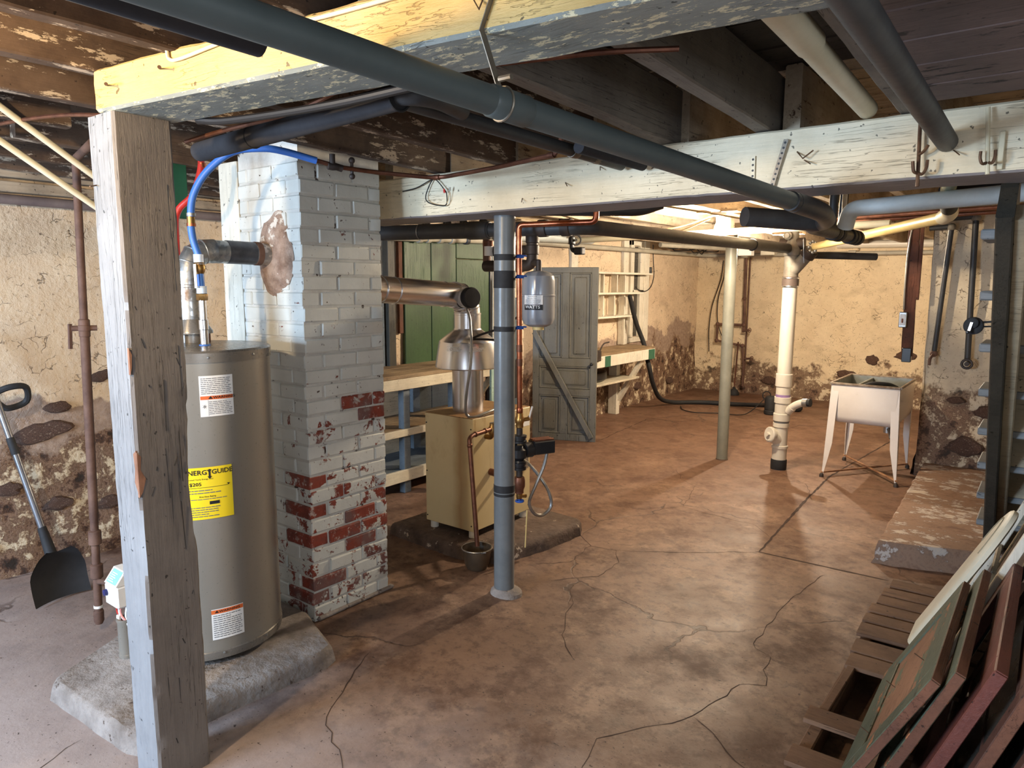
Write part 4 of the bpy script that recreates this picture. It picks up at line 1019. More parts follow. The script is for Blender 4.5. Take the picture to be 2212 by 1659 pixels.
bo = thing('boiler', 'beige sheet-metal gas boiler cabinet standing on a concrete slab behind the taped column', 'boiler', (-2.9, 3.4, .08))
X0, X1, Y0, Y1, Z0, Z1 = -3.095, -2.702, 3.12, 3.70, .125, .822
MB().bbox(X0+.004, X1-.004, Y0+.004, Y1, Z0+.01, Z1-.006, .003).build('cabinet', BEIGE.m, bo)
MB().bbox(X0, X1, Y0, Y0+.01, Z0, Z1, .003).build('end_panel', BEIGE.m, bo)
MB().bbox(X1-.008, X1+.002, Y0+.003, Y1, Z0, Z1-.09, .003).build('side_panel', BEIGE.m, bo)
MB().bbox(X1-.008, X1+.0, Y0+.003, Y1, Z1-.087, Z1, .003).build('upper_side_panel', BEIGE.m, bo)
MB().bbox(X0+.002, X1-.002, Y0+.002, Y1, Z1-.004, Z1+.003, .001).build('top_panel', TOPRUST, bo)
for z in (.16, .45, .76):
    for x in (X0+.012, X1-.012): MB().lathe([(.005, 0), (.004, .003)], (x, Y0, z), (0, -1, 0), 8).build('screw', INK, bo)
    MB().lathe([(.005, 0), (.004, .003)], (X1+.001, Y1-.02, z), (1, 0, 0), 8).build('screw', INK, bo)
for x in (X0+.04, X1-.03):
    for y in (Y0+.035, Y1-.04): MB().lathe([(.026, .08), (.026, .126)], (x, y, 0), n=14).build('foot', PVC, bo)
MB().bbox(X1+.001, X1+.003, 3.62, 3.69, .70, .75, .0005).build('rating_label', WHITE_L, bo)
MB().bbox(X1+.001, X1+.003, 3.40, 3.45, .16, .42, .0005).build('instruction_label', WHITE_L, bo)
MB().bbox(X1+.001, X1+.02, 3.54, 3.66, .42, .56, .003).build('junction_box', ZINC, bo)
# relief valve with discharge pipe
rv = thing('relief_pipe', 'copper discharge pipe from the boiler relief valve leading down into the drip pot', 'pipe', (-2.68, 3.2, .7))
mb = MB().tube(fillet([(-2.72, 3.24, .70), (-2.655, 3.24, .70), (-2.645, 3.235, .735)], .02), .016, 12); mb.lathe([(.018, .72), (.022, .73), (.022, .765), (.016, .775), (.016, .79)], (-2.645, 3.235, 0), n=12)
va = mb.build('relief_valve', BRASS, rv)
MB().bar((-2.64, 3.235, .79), (-2.615, 3.275, .70), .016, .003, (1, 0, .3), .001).build('yellow_tag', YELLOW_L, va)
MB().bar((-2.65, 3.22, .792), (-2.635, 3.25, .795), .012, .003, (0, 0, 1)).build('test_lever', ZINC, va)
MB().tube(fillet([(-2.645, 3.225, .755), (-2.625, 3.03, .752), (-2.618, 2.995, .74), (-2.535, 2.965, .125)], .03), .0135, 12).build('pipe', COPPER_D, rv)
for p_ in ((-2.638, 3.16, .755), (-2.628, 3.06, .753), (-2.613, 2.993, .70)): MB().sphere(p_, .0175, 6).build('fitting', COPPER_D, rv)
po = thing('drip_pot', 'dark metal saucepan catching drips under the copper relief pipe', 'pot', (-2.525, 2.95, 0))
MB().lathe([(.045, .0), (.058, .004), (.070, .03), (.078, .07), (.083, .118), (.089, .121), (.089, .126), (.081, .126), (.075, .07), (.066, .03), (.05, .01), (.001, .01)], (-2.525, 2.95, 0), n=30).build('bowl', POTM, po)
MB().torus((-2.525, 2.95, .124), .0875, .0035, (0, 0, 1), 30, 6).build('rim', ZINC, po)
MB().tube(smooth_path([(-2.455, 2.91, .118), (-2.435, 2.90, .128), (-2.42, 2.905, .132)], 4), .005, 8).build('handle', ZINC, po)
# draft hood and flue of the boiler
FH = V((-2.925, 3.335, 0))
fh = thing('boiler_flue', 'shiny steel boiler flue with a bell-shaped draft hood, running back into the chimney', 'flue pipe', FH+V((0, 0, .82)))
MB().lathe([(.098, .822), (.098, 1.13)], FH, n=36).build('riser', STEEL, fh)
MB().lathe([(.10, 1.10), (.196, 1.100), (.203, 1.105), (.203, 1.112), (.190, 1.20), (.180, 1.262), (.178, 1.268), (.12, 1.315), (.088, 1.338), (.086, 1.345)], FH, n=40).build('draft_hood', STEEL, fh)
shh = cyl_sheet(FH, .19, math.atan2(-FH.y, -FH.x))
shh.lines(-.13, -.03, 1.215, 1.245, 4, .008, .4, 3).build('embossed_print', WHITE_L, fh, 0); shh.lines(.01, .10, 1.215, 1.248, 4, .008, .4, 4).build('embossed_print', WHITE_L, fh, 0)
MB().lathe([(.084, 1.34), (.084, 1.43), (.086, 1.432), (.086, 1.44), (.083, 1.442)], FH, n=32).build('collar', STEEL, fh)
el = [FH+V((0, 0, 1.43)), FH+V((0, -.005, 1.47)), FH+V((0, -.03, 1.515)), FH+V((0, -.075, 1.545)), FH+V((0, -.13, 1.555))]
MB().tube(el, .081, 30).build('elbow', STEEL, fh)
for i in (1, 2, 3): MB().torus(el[i], .0815, .003, el[i+1]-el[i-1], 30, 6).build('seam', STEEL, fh)
MB().tube([FH+V((0, -.12, 1.553)), V((-2.935, 2.45, 1.60))], .074, 32).build('run', STEEL, fh)
for y_ in (2.62, 2.72, 3.12):
    zz = 1.553+(3.215-y_)/.765*.047; MB().torus((-2.93, y_, zz), .0745, .003, (0, 1, -.06), 32, 6).build('seam', STEEL, fh)
dm = MB().lathe([(.058, 0), (.06, .004), (.06, .052), (.057, .056)], (-2.862, 3.235, 1.535), (.96, -.28, .05), 28).build('damper_motor', WHITE_L, fh)
MB().lathe([(.0605, .05), (.062, .053), (.062, .085), (.056, .093), (.001, .094)], (-2.862, 3.235, 1.535), (.96, -.28, .05), 28).build('cover', RUBBER, dm)
MB().lathe([(.062, -.012), (.062, .004)], (-2.862, 3.235, 1.535), (.96, -.28, .05), 28).build('cover', RUBBER, dm)
mb = MB(); sh3 = Sheet(lambda u, v, l: V((-2.862, 3.235, 1.535))+V((.96, -.28, .05)).normalized()*(.012+v)+(V((-.28, -.96, 0)).normalized()*math.cos(u)+V((0, 0, 1))*math.sin(u))*(.0608+l))
for k in range(7): q = sh3.rect(-.9, .9, .002+k*.005, .0035+k*.005, 0, 6); mb.add(q.v, q.f)
mb.build('print', INKG, dm, 0)
MB().tube(smooth_path([(-2.80, 3.18, 1.48), (-2.765, 3.17, 1.43), (-2.745, 3.155, 1.38), (-2.715, 3.13, 1.28), (-2.705, 3.11, 1.15), (-2.73, 3.105, 1.0), (-2.745, 3.11, .90), (-2.75, 3.13, .84), (-2.72, 3.17, .83), (-2.70, 3.28, .85), (-2.71, 3.40, .86)], 6), .0085, 10).build('armoured_cable', ZINC, fh)
MB().tube(smooth_path([(-2.74, 3.17, 1.30), (-2.72, 3.22, 1.32), (-2.65, 3.33, 1.36), (-2.60, 3.42, 1.42)], 6), .007, 8).build('cable', WIRE, fh)
MB().tube(smooth_path([(-2.74, 3.17, 1.295), (-2.69, 3.26, 1.29), (-2.60, 3.36, 1.275)], 6), .007, 8).build('cable', WIRE, fh)

# ------------------------------------------------------------------ boiler supply piping
px, py = -2.40, 3.185
cr = thing('boiler_return_line', 'copper riser with black circulator pump and brass valves beside the steel column', 'water line', (px, py, .39))
MB().tube(fillet([(px, py, .90), (px, py-.015, 1.943), (-1.96, 3.255, 1.943), (-1.95, 3.25, 2.16)], .03), .0155, 14).build('copper_riser', COPPER, cr)
MB().tube(fillet([(px-.05, py-.05, 1.1), (px-.05, py-.06, 1.97)], .03), .0095, 12).build('copper_riser', COPPER, cr)
MB().lathe([(.018, -.02), (.018, .02)], (px, py-.004, 1.18), n=14).build('coupling', COPPER_D, cr); MB().lathe([(.018, -.02), (.018, .02)], (px, py-.005, 1.26), n=14).build('coupling', COPPER_D, cr)
MB().lathe([(.017, .885), (.019, .89), (.019, .915), (.0165, .92)], (px, py, 0), n=14).build('coupling', COPPER, cr)
v = MB().lathe([(.018, .80), (.022, .805), (.022, .825), (.026, .835), (.028, .845), (.026, .86), (.021, .87), (.021, .885), (.018, .89)], (px, py, 0), n=14)
v.cyl((px, py, .845), (px+.03, py+.05, .85), .012, 10); v = v.build('ball_valve', BRASS, cr)
MB().bar((px+.03, py+.052, .85), (px+.036, py+.075, .92), .014, .006, (1, 0, 0), .002).build('lever_handle', WHITE_L, v)
MB().lathe([(.0185, .755), (.0185, .805)], (px, py, 0), n=14).build('nipple', IRON, cr)
pm = MB().lathe([(.042, .715), (.042, .728), (.036, .73), (.036, .742), (.042, .744), (.042, .757), (.02, .76)], (px, py, 0), n=20)
pm.lathe([(.022, .70), (.028, .69), (.048, .675), (.048, .63), (.03, .615), (.022, .60)], (px-.004, py, 0), n=20)
pm.lathe([(.03, .61), (.034, .60), (.04, .598), (.04, .585), (.034, .583), (.034, .572), (.04, .57), (.04, .556), (.02, .553)], (px, py, 0), n=20)
pm.tube(smooth_path([(px-.02, py-.02, .72), (px-.045, py-.02, .69), (px-.04, py-.02, .655), (px-.01, py-.03, .62)], 5), .022, 12)
pm = pm.build('circulator_pump', BLACKP, cr)
mb = MB(); mb.lathe([(.045, 0), (.045, .05)], (px+.01, py+.03, .665), (.35, .9, 0), 20); mb.bar((px+.03, py+.08, .675), (px+.085, py+.20, .675), .085, .078, b=.006); mb.build('motor', BLACKP, pm)
mb = MB()
for k in range(3): mb.tube([V((px+.03, py+.085, .716))+V((-.9, .35, 0))*(-.025+k*.025), V((px+.085, py+.195, .716))+V((-.9, .35, 0))*(-.025+k*.025)], .010, 8)
mb.build('motor_fins', COPPER_D, pm)
MB().lathe([(.019, .50), (.019, .556)], (px, py, 0), n=14).build('nipple', IRON, cr)
mb = MB().lathe([(.02, .515), (.029, .51), (.034, .49), (.034, .455), (.026, .435), (.026, .415), (.018, .41)], (px, py, 0), n=16); mb.tube([(px, py, .47), (-2.66, 3.28, .47), (-2.71, 3.285, .47)], .022, 12)
mb.build('reducing_tee', COPPER_D, cr)
mb = MB().lathe([(.016, .38), (.018, .39), (.018, .412), (.014, .415)], (px, py, 0), n=12); mb.cyl((px, py, .398), (px+.02, py+.04, .39), .011, 10)
mb.build('drain_cock', BRASS, cr)
mb = MB(); mb.torus((px+.006, py-.004, .368), .022, .006, (0, 0, 1), 16, 6); mb.box(px-.018, px+.03, py-.007, py, .364, .372); mb.cyl((px, py, .36), (px, py, .39), .006, 8); mb.build('hand_wheel', BLUE_C, cr)
fx_ = smooth_path([(px+.07, py+.18, .64), (px+.06, py+.16, .55), (px+.03, py+.115, .43), (px+.0, py+.10, .33), (px+.01, py+.14, .255), (px+.03, py+.20, .235), (px+.05, py+.255, .28), (px+.04, py+.25, .36), (px, py+.22, .45), (px-.10, py+.22, .53), (px-.29, py+.36, .51)], 10)
mb = MB().tube(fx_, [.0095+.0012*(i % 2) for i in range(len(fx_))], 10); mb.build('flexible_conduit', ZINC, cr)
tag(MB().tube([(px+.03, py+.02, .083), (px+.02, py+.05, .30)], .004, 6).build('yellow_wire', YELL_P), 'short yellow wire standing up from the boiler slab', 'wire')

# expansion tank
TC = V((-2.50, 3.50, 0))
et = thing('expansion_tank', 'grey cylindrical expansion tank with a white and black label, beside the column', 'tank', TC+V((0, 0, 1.36)))
MB().lathe([(.02, 1.36), (.055, 1.365), (.085, 1.38), (.098, 1.405), (.1, 1.42), (.1, 1.545), (.103, 1.549), (.103, 1.556), (.1, 1.56), (.1, 1.64), (.094, 1.668), (.07, 1.69), (.03, 1.70)], TC, n=36).build('shell', TANKG, et)
MB().lathe([(.035, 1.345), (.035, 1.365)], TC, n=16).build('air_valve_cap', YELL_P, et)
sht = cyl_sheet(TC, .1, math.atan2(-TC.y, -TC.x)-.32)
l = sht.rect(-.058, .058, 1.50, 1.555, .004, 8).build('label', WHITE_L, et)
sht.text('Model ETX-30', .009, -.03, 1.547, .0046).build('lettering', INK, l, 0); sht.text('Expansion Tank', .009, -.035, 1.536, .0046).build('lettering', INK, l, 0)
sht.lines(-.05, .05, 1.503, 1.53, 4, .0046, .35, 5).build('fine_print', INKG, l, 0)
l = sht.rect(-.058, .058, 1.468, 1.50, .004, 8).build('black_band', INK, et)
sht.text('WATTS', .026, -.05, 1.485, .0046, True, 1.05).build('lettering', WHITE_L, l, 0)
mb = MB(); mb.cyl(TC+V((0, 0, 1.69)), TC+V((0, 0, 1.76)), .018, 12); mb.tube([TC+V((0, 0, 1.75)), V((-2.62, 3.60, 1.75))], .018, 12); mb.build('nipple', IRON, et)

# iron boiler piping under the beam
ip = thing('iron_heating_pipe', 'heavy dark-brown iron heating pipes branching above the expansion tank', 'pipe', (-2.62, 3.6, 1.7))
MB().tube(fillet([(-3.0, 3.6, 1.735), (-2.62, 3.6, 1.735), (-2.62, 3.6, 1.96)], .05), .036, 16).build('pipe', IRON, ip)
MB().tube([(-3.0, 3.62, 1.83), (-2.62, 3.6, 1.83)], .03, 16).build('pipe', IRON, ip)
for p_, a_ in (((-2.62, 3.6, 1.83), (0, 0, 1)), ((-2.62, 3.6, 1.90), (0, 0, 1)), ((-2.72, 3.6, 1.735), (1, 0, 0))): MB().lathe([(.036, -.03), (.043, -.026), (.043, .026), (.036, .03)], p_, a_, 16).build('fitting', IRON, ip)
MB().tube([(-2.74, 3.5, 1.83), (-2.74, 3.5, 1.97)], .022, 12).build('pipe', IRON, ip)
MB().tube([(-2.995, 3.61, 1.97), (-2.995, 3.61, 1.72)], .026, 14).build('pipe', RUST, ip)
MB().lathe([(.030, -.02), (.038, -.016), (.038, .016), (.03, .02)], (-2.99, 3.62, 1.88), n=14).build('fitting', COPPER_D, ip)
MB().lathe([(.029, -.03), (.029, .03)], (-2.955, 3.58, 1.83), n=14).build('white_tape', WHITE_L, ip)
hp = thing('drain_header', 'thick dark drain header under the column beam turning towards the white stack', 'pipe', (-2.7, 3.28, 1.93))
MB().tube([(-3.75, 3.13, 1.945), (-2.7, 3.29, 1.935)], .047, 18).build('pipe', P_DARK, hp)
MB().lathe([(.047, -.09), (.054, -.085), (.054, .05), (.047, .055)], (-2.76, 3.28, 1.936), (1, .15, 0), 18).build('hub', P_DARK, hp)
MB().tube(fillet([(-2.7, 3.29, 1.935), (-2.13, 3.37, 1.93), (-2.075, 3.42, 1.93), (-1.86, 6.2, 1.925)], .08), .041, 18).build('pipe', P_DARK, hp)
for k, y_ in enumerate((3.9,)): pass
for s_ in (.04, .10): MB().lathe([(.041, -.03), (.049, -.026), (.049, .026), (.041, .03)], (-2.45+s_*2.4, 3.325+s_*.35, 1.9325), (1, .14, 0), 18).build('coupling', IRON, hp)
MB().torus((-1.915, 5.5, 1.926), .043, .006, (.08, 1, 0), 18, 6).build('wire_tie', WIRE, hp)
mb = MB(); mb.bar((-3.2, 3.17, 1.99), (-3.2, 3.15, 2.16), .02, .002, (0, 1, 0)); mb.torus((-3.2, 3.213, 1.94), .05, .003, (1, .15, 0), 18, 6); mb.build('hanger_strap', ZINC, hp)
for i_, (x_, y_) in enumerate(((-3.30, 3.36), (-3.19, 3.44), (-3.10, 3.50), (-2.95, 3.52))):
    mb = MB(); mb.cyl((x_, y_, 1.93), (x_, y_, 2.16), .013, 10); mb.lathe([(.014, 1.97), (.026, 1.98), (.026, 2.02), (.014, 2.03)], (x_, y_, 0), n=12); mb.tube([(x_, y_, 2.0), (x_+.05, y_-.04, 2.0)], .009, 8); mb.lathe([(.02, 0), (.02, .008)], (x_+.05, y_-.04, 2.0), (.8, -.6, 0), 12)
    o_ = mb.build('zone_valve', BLACKP); tag(o_, 'small black valve on a riser above the thick dark drain header', 'valve', 'valves above the drain header')
tag(MB().tube(fillet([(-2.5, 3.45, 2.05), (-2.0, 3.83, 2.05), (-1.9, 3.9, 2.09)], .05), .032, 14).build('iron_pipe', P_DARK), 'short black pipe under the joists behind the column beam', 'pipe')
# ------------------------------------------------------------------ green boarded wall part behind the boiler
gw = thing('green_board_partition', 'upright green-painted boards fixed to the wall above the workbench behind the boiler', 'boards', (-4.43, 4.8, .93))
for y0, y1, z0, z1 in ((4.235, 4.555, .93, 2.06), (4.562, 4.885, .93, 2.06), (4.892, 5.36, .93, 1.845), (4.892, 5.36, 1.852, 2.06)):
    MB().bbox(-4.455, -4.42, y0, y1, z0, z1, .004).build('board', W_GRN, gw)
MB().bbox(-4.455, -4.40, 5.40, 5.46, .0, 2.1, .004).build('edge_post', W_BEN, gw)
MB().bbox(-4.455, -4.41, 5.365, 5.395, .0, 2.1, .003).build('dark_strip', BLACKP, gw)
tag(MB().bbox(-4.455, -4.39, 4.02, 4.10, .93, 2.1, .004).build('jamb_board', W_STR), 'dark brown upright board beside the green boards next to the chimney', 'board')
tag(MB().bbox(-4.45, -4.42, 4.17, 4.215, 1.2, 2.1, .003).build('jamb_board', W_BRN), 'narrow red-brown upright batten touching the green boards', 'board')
for k, (y0, y1) in enumerate(((3.5, 3.74), (3.76, 4.0))):
    tag(MB().bbox(-4.46, -4.42, y0, y1, .93, 1.5, .004).build('back_board', W_BLU), ('blue-grey board behind the workbench nearer the chimney', 'blue-grey board behind the workbench nearer the green boards')[k], 'board')
wb = thing('workbench', 'long old workbench with open shelves below, between chimney and boiler', 'workbench', (-4.15, 4.1, 0))
for k in range(3): MB().bbox(-4.43+k*.18, -4.43+k*.18+.177, 3.0, 5.0, .905, .935, .004).build('top_board', W_BTP, wb)
MB().bbox(-3.92, -3.89, 3.0, 4.98, .82, .905, .004).build('apron', W_BEN, wb)
for y_ in (3.15, 3.72, 4.28, 4.9):
    MB().bbox(-3.98, -3.92, y_, y_+.07, .0, .9, .004).build('leg', W_BLU, wb); MB().bbox(-4.43, -4.39, y_, y_+.09, .0, .9, .004).build('back_leg', W_BLU, wb)
for k in range(2): MB().bbox(-4.42+k*.25, -4.42+k*.25+.246, 3.0, 4.9, .485, .51, .003).build('shelf_board', W_BTP, wb)
MB().bbox(-3.925, -3.90, 3.0, 4.9, .455, .51, .003).build('shelf_edge', W_BEN, wb)
MB().bbox(-4.42, -3.93, 3.0, 4.9, .16, .185, .003).build('lower_shelf', W_BLU, wb); MB().bbox(-3.93, -3.90, 3.0, 4.9, .10, .19, .003).build('shelf_edge', W_BEN, wb)
for k in range(5): MB().bbox(-4.445, -4.43, 3.0+k*.39, 3.385+k*.39, .0, .9, .003).build('back_board', W_BLU if k != 2 else W_BEN, wb)
mb = MB(); mb.bar((-3.95, 4.9, .86), (-4.25, 4.9, .5), .05, .03, (0, 1, 0)); mb.build('brace', W_BEN, wb)

# ------------------------------------------------------------------ panelled door standing loose
D0, D1 = V((-4.315, 5.955, 0)), V((-3.69, 6.205, 0)); du = (D1-D0).normalized(); dw = (D1-D0).length; dn = V((du.y, -du.x, 0))
dr = thing('panelled_door', 'loose grey five-panel door with a diagonal batten, standing in front of the wall shelves', 'door', (D0+D1)/2)
def dbox(u0, u1, z0, z1, n0, n1, b=.003):
    mb = MB(); mb.bbox(u0*dw, u1*dw, -n1, -n0, z0, z1, b)
    mb.v = [tuple(D0+du*x+dn*(-y)+V((0, 0, z))) for x, y, z in mb.v]; return mb
for u0, u1, z0, z1, nm_ in ((0, .1, 0, 1.79, 'stile'), (.9, 1, 0, 1.79, 'stile'), (.1, .9, 1.735, 1.79, 'rail'), (.1, .9, .78, .865, 'rail'), (.1, .9, .475, .545, 'rail'), (.1, .9, 0, .07, 'rail'), (.455, .565, .865, 1.735, 'mullion'), (.44, .56, .07, .475, 'mullion')):
    dbox(u0, u1, z0, z1, -.018, .018).build(nm_, W_DOOR, dr)
for u0, u1, z0, z1 in ((.1, .455, .865, 1.735), (.565, .9, .865, 1.735), (.1, .9, .545, .78), (.1, .44, .07, .475), (.56, .9, .07, .475)):
    p_ = dbox(u0-.005, u1+.005, z0-.004, z1+.004, -.006, .003).build('panel', W_DOOR, dr)
    a = .022/dw; b = .022
    dbox(u0+2.2*a, u1-2.2*a, z0+2*b, z1-2*b, .002, .012, .009).build('raised_field', W_DOOR, p_)
    for q in ((u0, u0+a*.8, z0, z1), (u1-a*.8, u1, z0, z1), (u0, u1, z0, z0+b*.8), (u0, u1, z1-b*.8, z1)): dbox(*q, .002, .0165, .006).build('moulding', W_DOOR, p_)
P = lambda u, z, n: D0+du*u*dw+dn*n+V((0, 0, z))
MB().bar(P(.03, 1.13, .033), P(.94, .045, .033), .055, .026, dn, .004).rot(0, (0, 0, 0), (0, 0, 1), 0).build('diagonal_batten', W_DOOR, dr)
mb = MB().lathe([(.006, 0), (.006, .02), (.016, .03), (.017, .04), (.008, .048)], P(.93, .815, .018), dn, 14); mb.build('knob', BLACKP, dr)
# things on the wall between door and boiler
sb_ = tag(MB().bbox(-3.86, -3.74, 4.86, 4.95, .62, .96, .006).build('switch_box', BLACKP), 'black metal switch box standing up beside the loose door, behind the riser pipes', 'switch box')
tag(MB().bbox(-3.86, -3.80, 4.94, 5.06, .0, 1.5, .006).build('backing_board', simple('teal_dark_board', S(58, 74, 82), S(46, 60, 68), 5, .6)), 'dark teal upright board between the boiler and the loose door', 'board')
tag(MB().bbox(-3.42, -3.40, 4.15, 4.26, 0, 1.12, .003).build('flaking_board', simple('teal_flaking_paint', S(150, 176, 168), S(120, 146, 140), 6, .7, chip=S(90, 96, 84), chip_t=.56)), 'pale teal flaking board standing behind the boiler', 'board')
tag(MB().tube(smooth_path([(-3.78, 4.86, .95), (-3.72, 4.84, 1.02), (-3.75, 4.84, 1.1), (-3.8, 4.85, 1.14)], 5), .008, 8).build('box_cable', WIRE), 'black cable looping into the black switch box', 'cable')

# ------------------------------------------------------------------ small workbench and wall shelves near the far corner
wb = thing('side_bench', 'small white wall bench with green patches on its apron, near the far corner', 'workbench', (-4.2, 7.4, 0))
for k in range(3): MB().bbox(-4.45+k*.155, -4.45+k*.155+.152, 6.5, 8.22-.06*k, .825, .85, .003).build('top_board', W_BTP, wb)
MB().bbox(-4.0, -3.975, 6.5, 8.10, .70, .825, .003).build('apron', W_WHT, wb)
for y_, y2 in ((6.86, 6.98), (7.92, 8.08)): MB().bbox(-3.976, -3.97, y_, y2, .70, .822, .001).build('green_patch', GRNPAT, wb)
MB().bbox(-4.42, -4.30, 7.72, 7.80, .0, .82, .004).build('leg', W_WHT, wb)
MB().bar((-4.02, 7.86, .72), (-4.38, 7.78, .06), .04, .11, (0, 1, 0), .004).build('brace', W_WHT, wb)
MB().bbox(-4.42, -4.06, 6.5, 7.86, .465, .49, .003).build('lower_shelf', W_BEN, wb)
mb = MB().lathe([(.09, 0), (.12, .03), (.12, .11), (.10, .13)], (-4.25, 7.0, .49), n=18); mb.v = [(x, 7.05+(y-7.0)*2.2, z+.001) for x, y, z in mb.v]
tag(mb.build('tool_bag', BLACKP), 'dark bundle lying on the lower shelf of the small wall bench', 'bundle')
vi = thing('bench_vise', 'small iron bench vise with a crank handle beside the loose door', 'vise', (-3.98, 6.72, .85))
MB().bbox(-4.03, -3.95, 6.66, 6.74, .78, .90, .008).build('body', IRON, vi)
MB().tube(smooth_path([(-3.96, 6.72, .90), (-3.94, 6.76, .97), (-3.93, 6.86, .985)], 5), .008, 8).build('handle', IRON, vi)
ws = thing('shelf_rack', 'open white shelf rack fixed to the wall above the small bench beside the cellar window', 'shelves', (-4.4, 7.9, 1.2))
for z_, y1 in ((1.755, 8.60), (1.51, 8.36), (1.225, 8.18)): MB().bbox(-4.46, -4.29, 7.0, y1, z_-.012, z_+.012, .003).build('shelf', W_WHT, ws)
for y_, z0, z1 in ((7.45, 1.2, 1.75), (7.72, 1.24, 1.50), (7.78, 1.52, 1.745), (7.98, .86, 1.75), (7.35, 1.52, 1.745)): MB().bbox(-4.45, -4.36, y_, y_+.022, z0, z1, .003).build('divider', W_WHT, ws)
tag(MB().bbox(-4.47, -4.425, 8.06, 8.19, .85, 2.24, .004).build('upright_board', W_WHT), 'white upright board from the small bench to the joists beside the window', 'board')
tag(MB().bbox(-4.47, -4.43, 6.85, 6.99, 1.2, 2.3, .004).build('upright_board', W_WHT), 'white upright board on the wall above the loose door', 'board')
wn = struct(MB().bbox(-4.50, -4.44, 8.24, 8.73, .86, .93, .004).build('window_1', W_WHT))
for y0, y1, z0, z1, nm_ in ((8.24, 8.30, .93, 2.20, 'jamb'), (8.60, 8.74, .86, 2.22, 'casing'), (8.24, 8.74, 2.12, 2.2, 'head'), (8.30, 8.60, 1.50, 1.55, 'meeting_rail'), (8.30, 8.33, .93, 2.12, 'sash_stile'), (8.50, 8.60, .93, 2.12, 'sash_stile')):
    MB().bbox(-4.475, -4.42 if nm_ != 'casing' else -4.41, y0, y1, z0, z1, .004).build(nm_, W_WHT, wn)
for z0, z1 in ((.94, 1.50), (1.55, 2.11)): MB().bbox(-4.468, -4.46, 8.33, 8.50, z0, z1, .001).build('pane', GLASS_D, wn)
tag(MB().bbox(-4.45, -4.40, 8.76, 8.80, 1.77, 1.85, .004).build('utility_box', BLACKP), 'small black box on the wall beside the cellar window', 'box')
tag(MB().tube(smooth_path([(-4.40, 8.80, 2.15), (-4.40, 8.82, 1.95), (-4.395, 8.84, 1.75), (-4.40, 8.78, 1.60), (-4.40, 8.62, 1.53), (-4.40, 8.42, 1.55), (-4.40, 8.34, 1.59)], 8), .006, 8).build('hanging_cable', WIRE), 'black cable hanging in a loop beside the cellar window', 'cable')
# black discharge hose and sump pump
tag(MB().tube(smooth_path([(-4.28, 7.96, 1.48), (-4.27, 8.12, 1.15), (-4.22, 8.25, .88), (-4.13, 8.16, .74), (-4.05, 8.10, .58), (-4.06, 8.24, .35), (-4.09, 8.52, .13), (-4.05, 8.85, .035), (-3.75, 9.12, .03), (-3.3, 9.20, .04), (-3.0, 9.13, .07), (-2.84, 9.02, .10)], 10), .029, 14).build('discharge_hose', RUBBER), 'thick black hose hanging past the small bench and along the floor to the pump', 'hose')
sp = thing('sump_pump', 'small black sump pump standing on the floor behind the white stack', 'pump', (-2.78, 8.95, 0))
MB().lathe([(.07, 0), (.078, .01), (.078, .05), (.07, .06), (.074, .065), (.074, .2), (.06, .225), (.04, .235), (.001, .236)], (-2.78, 8.95, 0), n=20).build('body', RUBBER, sp)
MB().torus((-2.83, 8.93, .24), .05, .007, (.6, -.8, 0), 20, 6).build('handle', RUBBER, sp)
MB().tube(smooth_path([(-2.84, 8.9, .2), (-2.95, 8.7, .05), (-3.05, 8.6, .012), (-3.3, 8.55, .012), (-3.55, 8.42, .012), (-3.75, 8.5, .012), (-3.9, 8.75, .012)], 8), .006, 8).build('power_cord', WIRE, sp)
sb_ = MB().sphere((-2.57, 9.35, .05), .06, 8, 1.2, 1, .9); tag(sb_.build('rubber_boot', RUBBER), 'dark rubber lump on the floor behind the white stack', 'rubber piece')
pl = thing('plunger', 'plunger with a wooden handle standing at the far wall by the rusty pipes', 'plunger', (-3.72, 10.22, 0))
MB().lathe([(.075, 0), (.078, .012), (.07, .05), (.04, .085), (.022, .1), (.02, .12)], (-3.72, 10.22, 0), n=20).build('cup', RUBBER, pl)
MB().tube([(-3.72, 10.22, .1), (-3.73, 10.33, .78)], .012, 10).build('handle', W_BRN, pl)

# ------------------------------------------------------------------ far-wall and left-wall pipes
gpp = thing('grey_wall_pipe', 'long grey-painted pipe on the left wall and round the corner along the far wall', 'pipe', (-4.35, 8, 2.05))
MB().tube(fillet([(-4.35, 3.9, 1.99), (-4.35, 6.14, 2.046), (-4.36, 10.05, 2.06), (-4.2, 10.33, 2.05), (-.95, 10.33, 2.03)], .08), .028, 14).build('pipe', GREYP, gpp)
for y_ in (4.35, 4.45, 4.6, 4.75, 4.95): MB().lathe([(.028, -.025), (.038, -.02), (.038, .02), (.028, .025)], (-4.35, y_, 1.992+(y_-3.9)*.02), (0, 1, .02), 14).build('fitting', GREYP if y_ < 4.9 else P_DARK, gpp)
for x_ in (-3.7, -2.25): MB().lathe([(.028, -.05), (.038, -.045), (.038, .045), (.028, .05)], (x_, 10.33, 2.043), (1, 0, 0), 14).build('fitting', GREYP, gpp)
wd = [(-4.2, 5.3+i*.02, 2.09+i*.0005) for i in range(80)]
tag(MB().tube(wd, [.062+.006*(i % 2) for i in range(80)], 16).build('corrugated_duct', INSUL), 'white corrugated duct along the top of the left wall above the loose door', 'duct')
sv_ = thing('stop_valve', 'black iron stop valve with a hand wheel on a hanging pipe above the loose door', 'valve', (-3.23, 5.0, 1.9))
MB().tube(fillet([(-3.36, 5.0, 2.14), (-3.235, 5.0, 2.13), (-3.235, 5.0, 1.90), (-3.18, 5.0, 1.885)], .03), .02, 12).build('pipe', BLACKP, sv_)
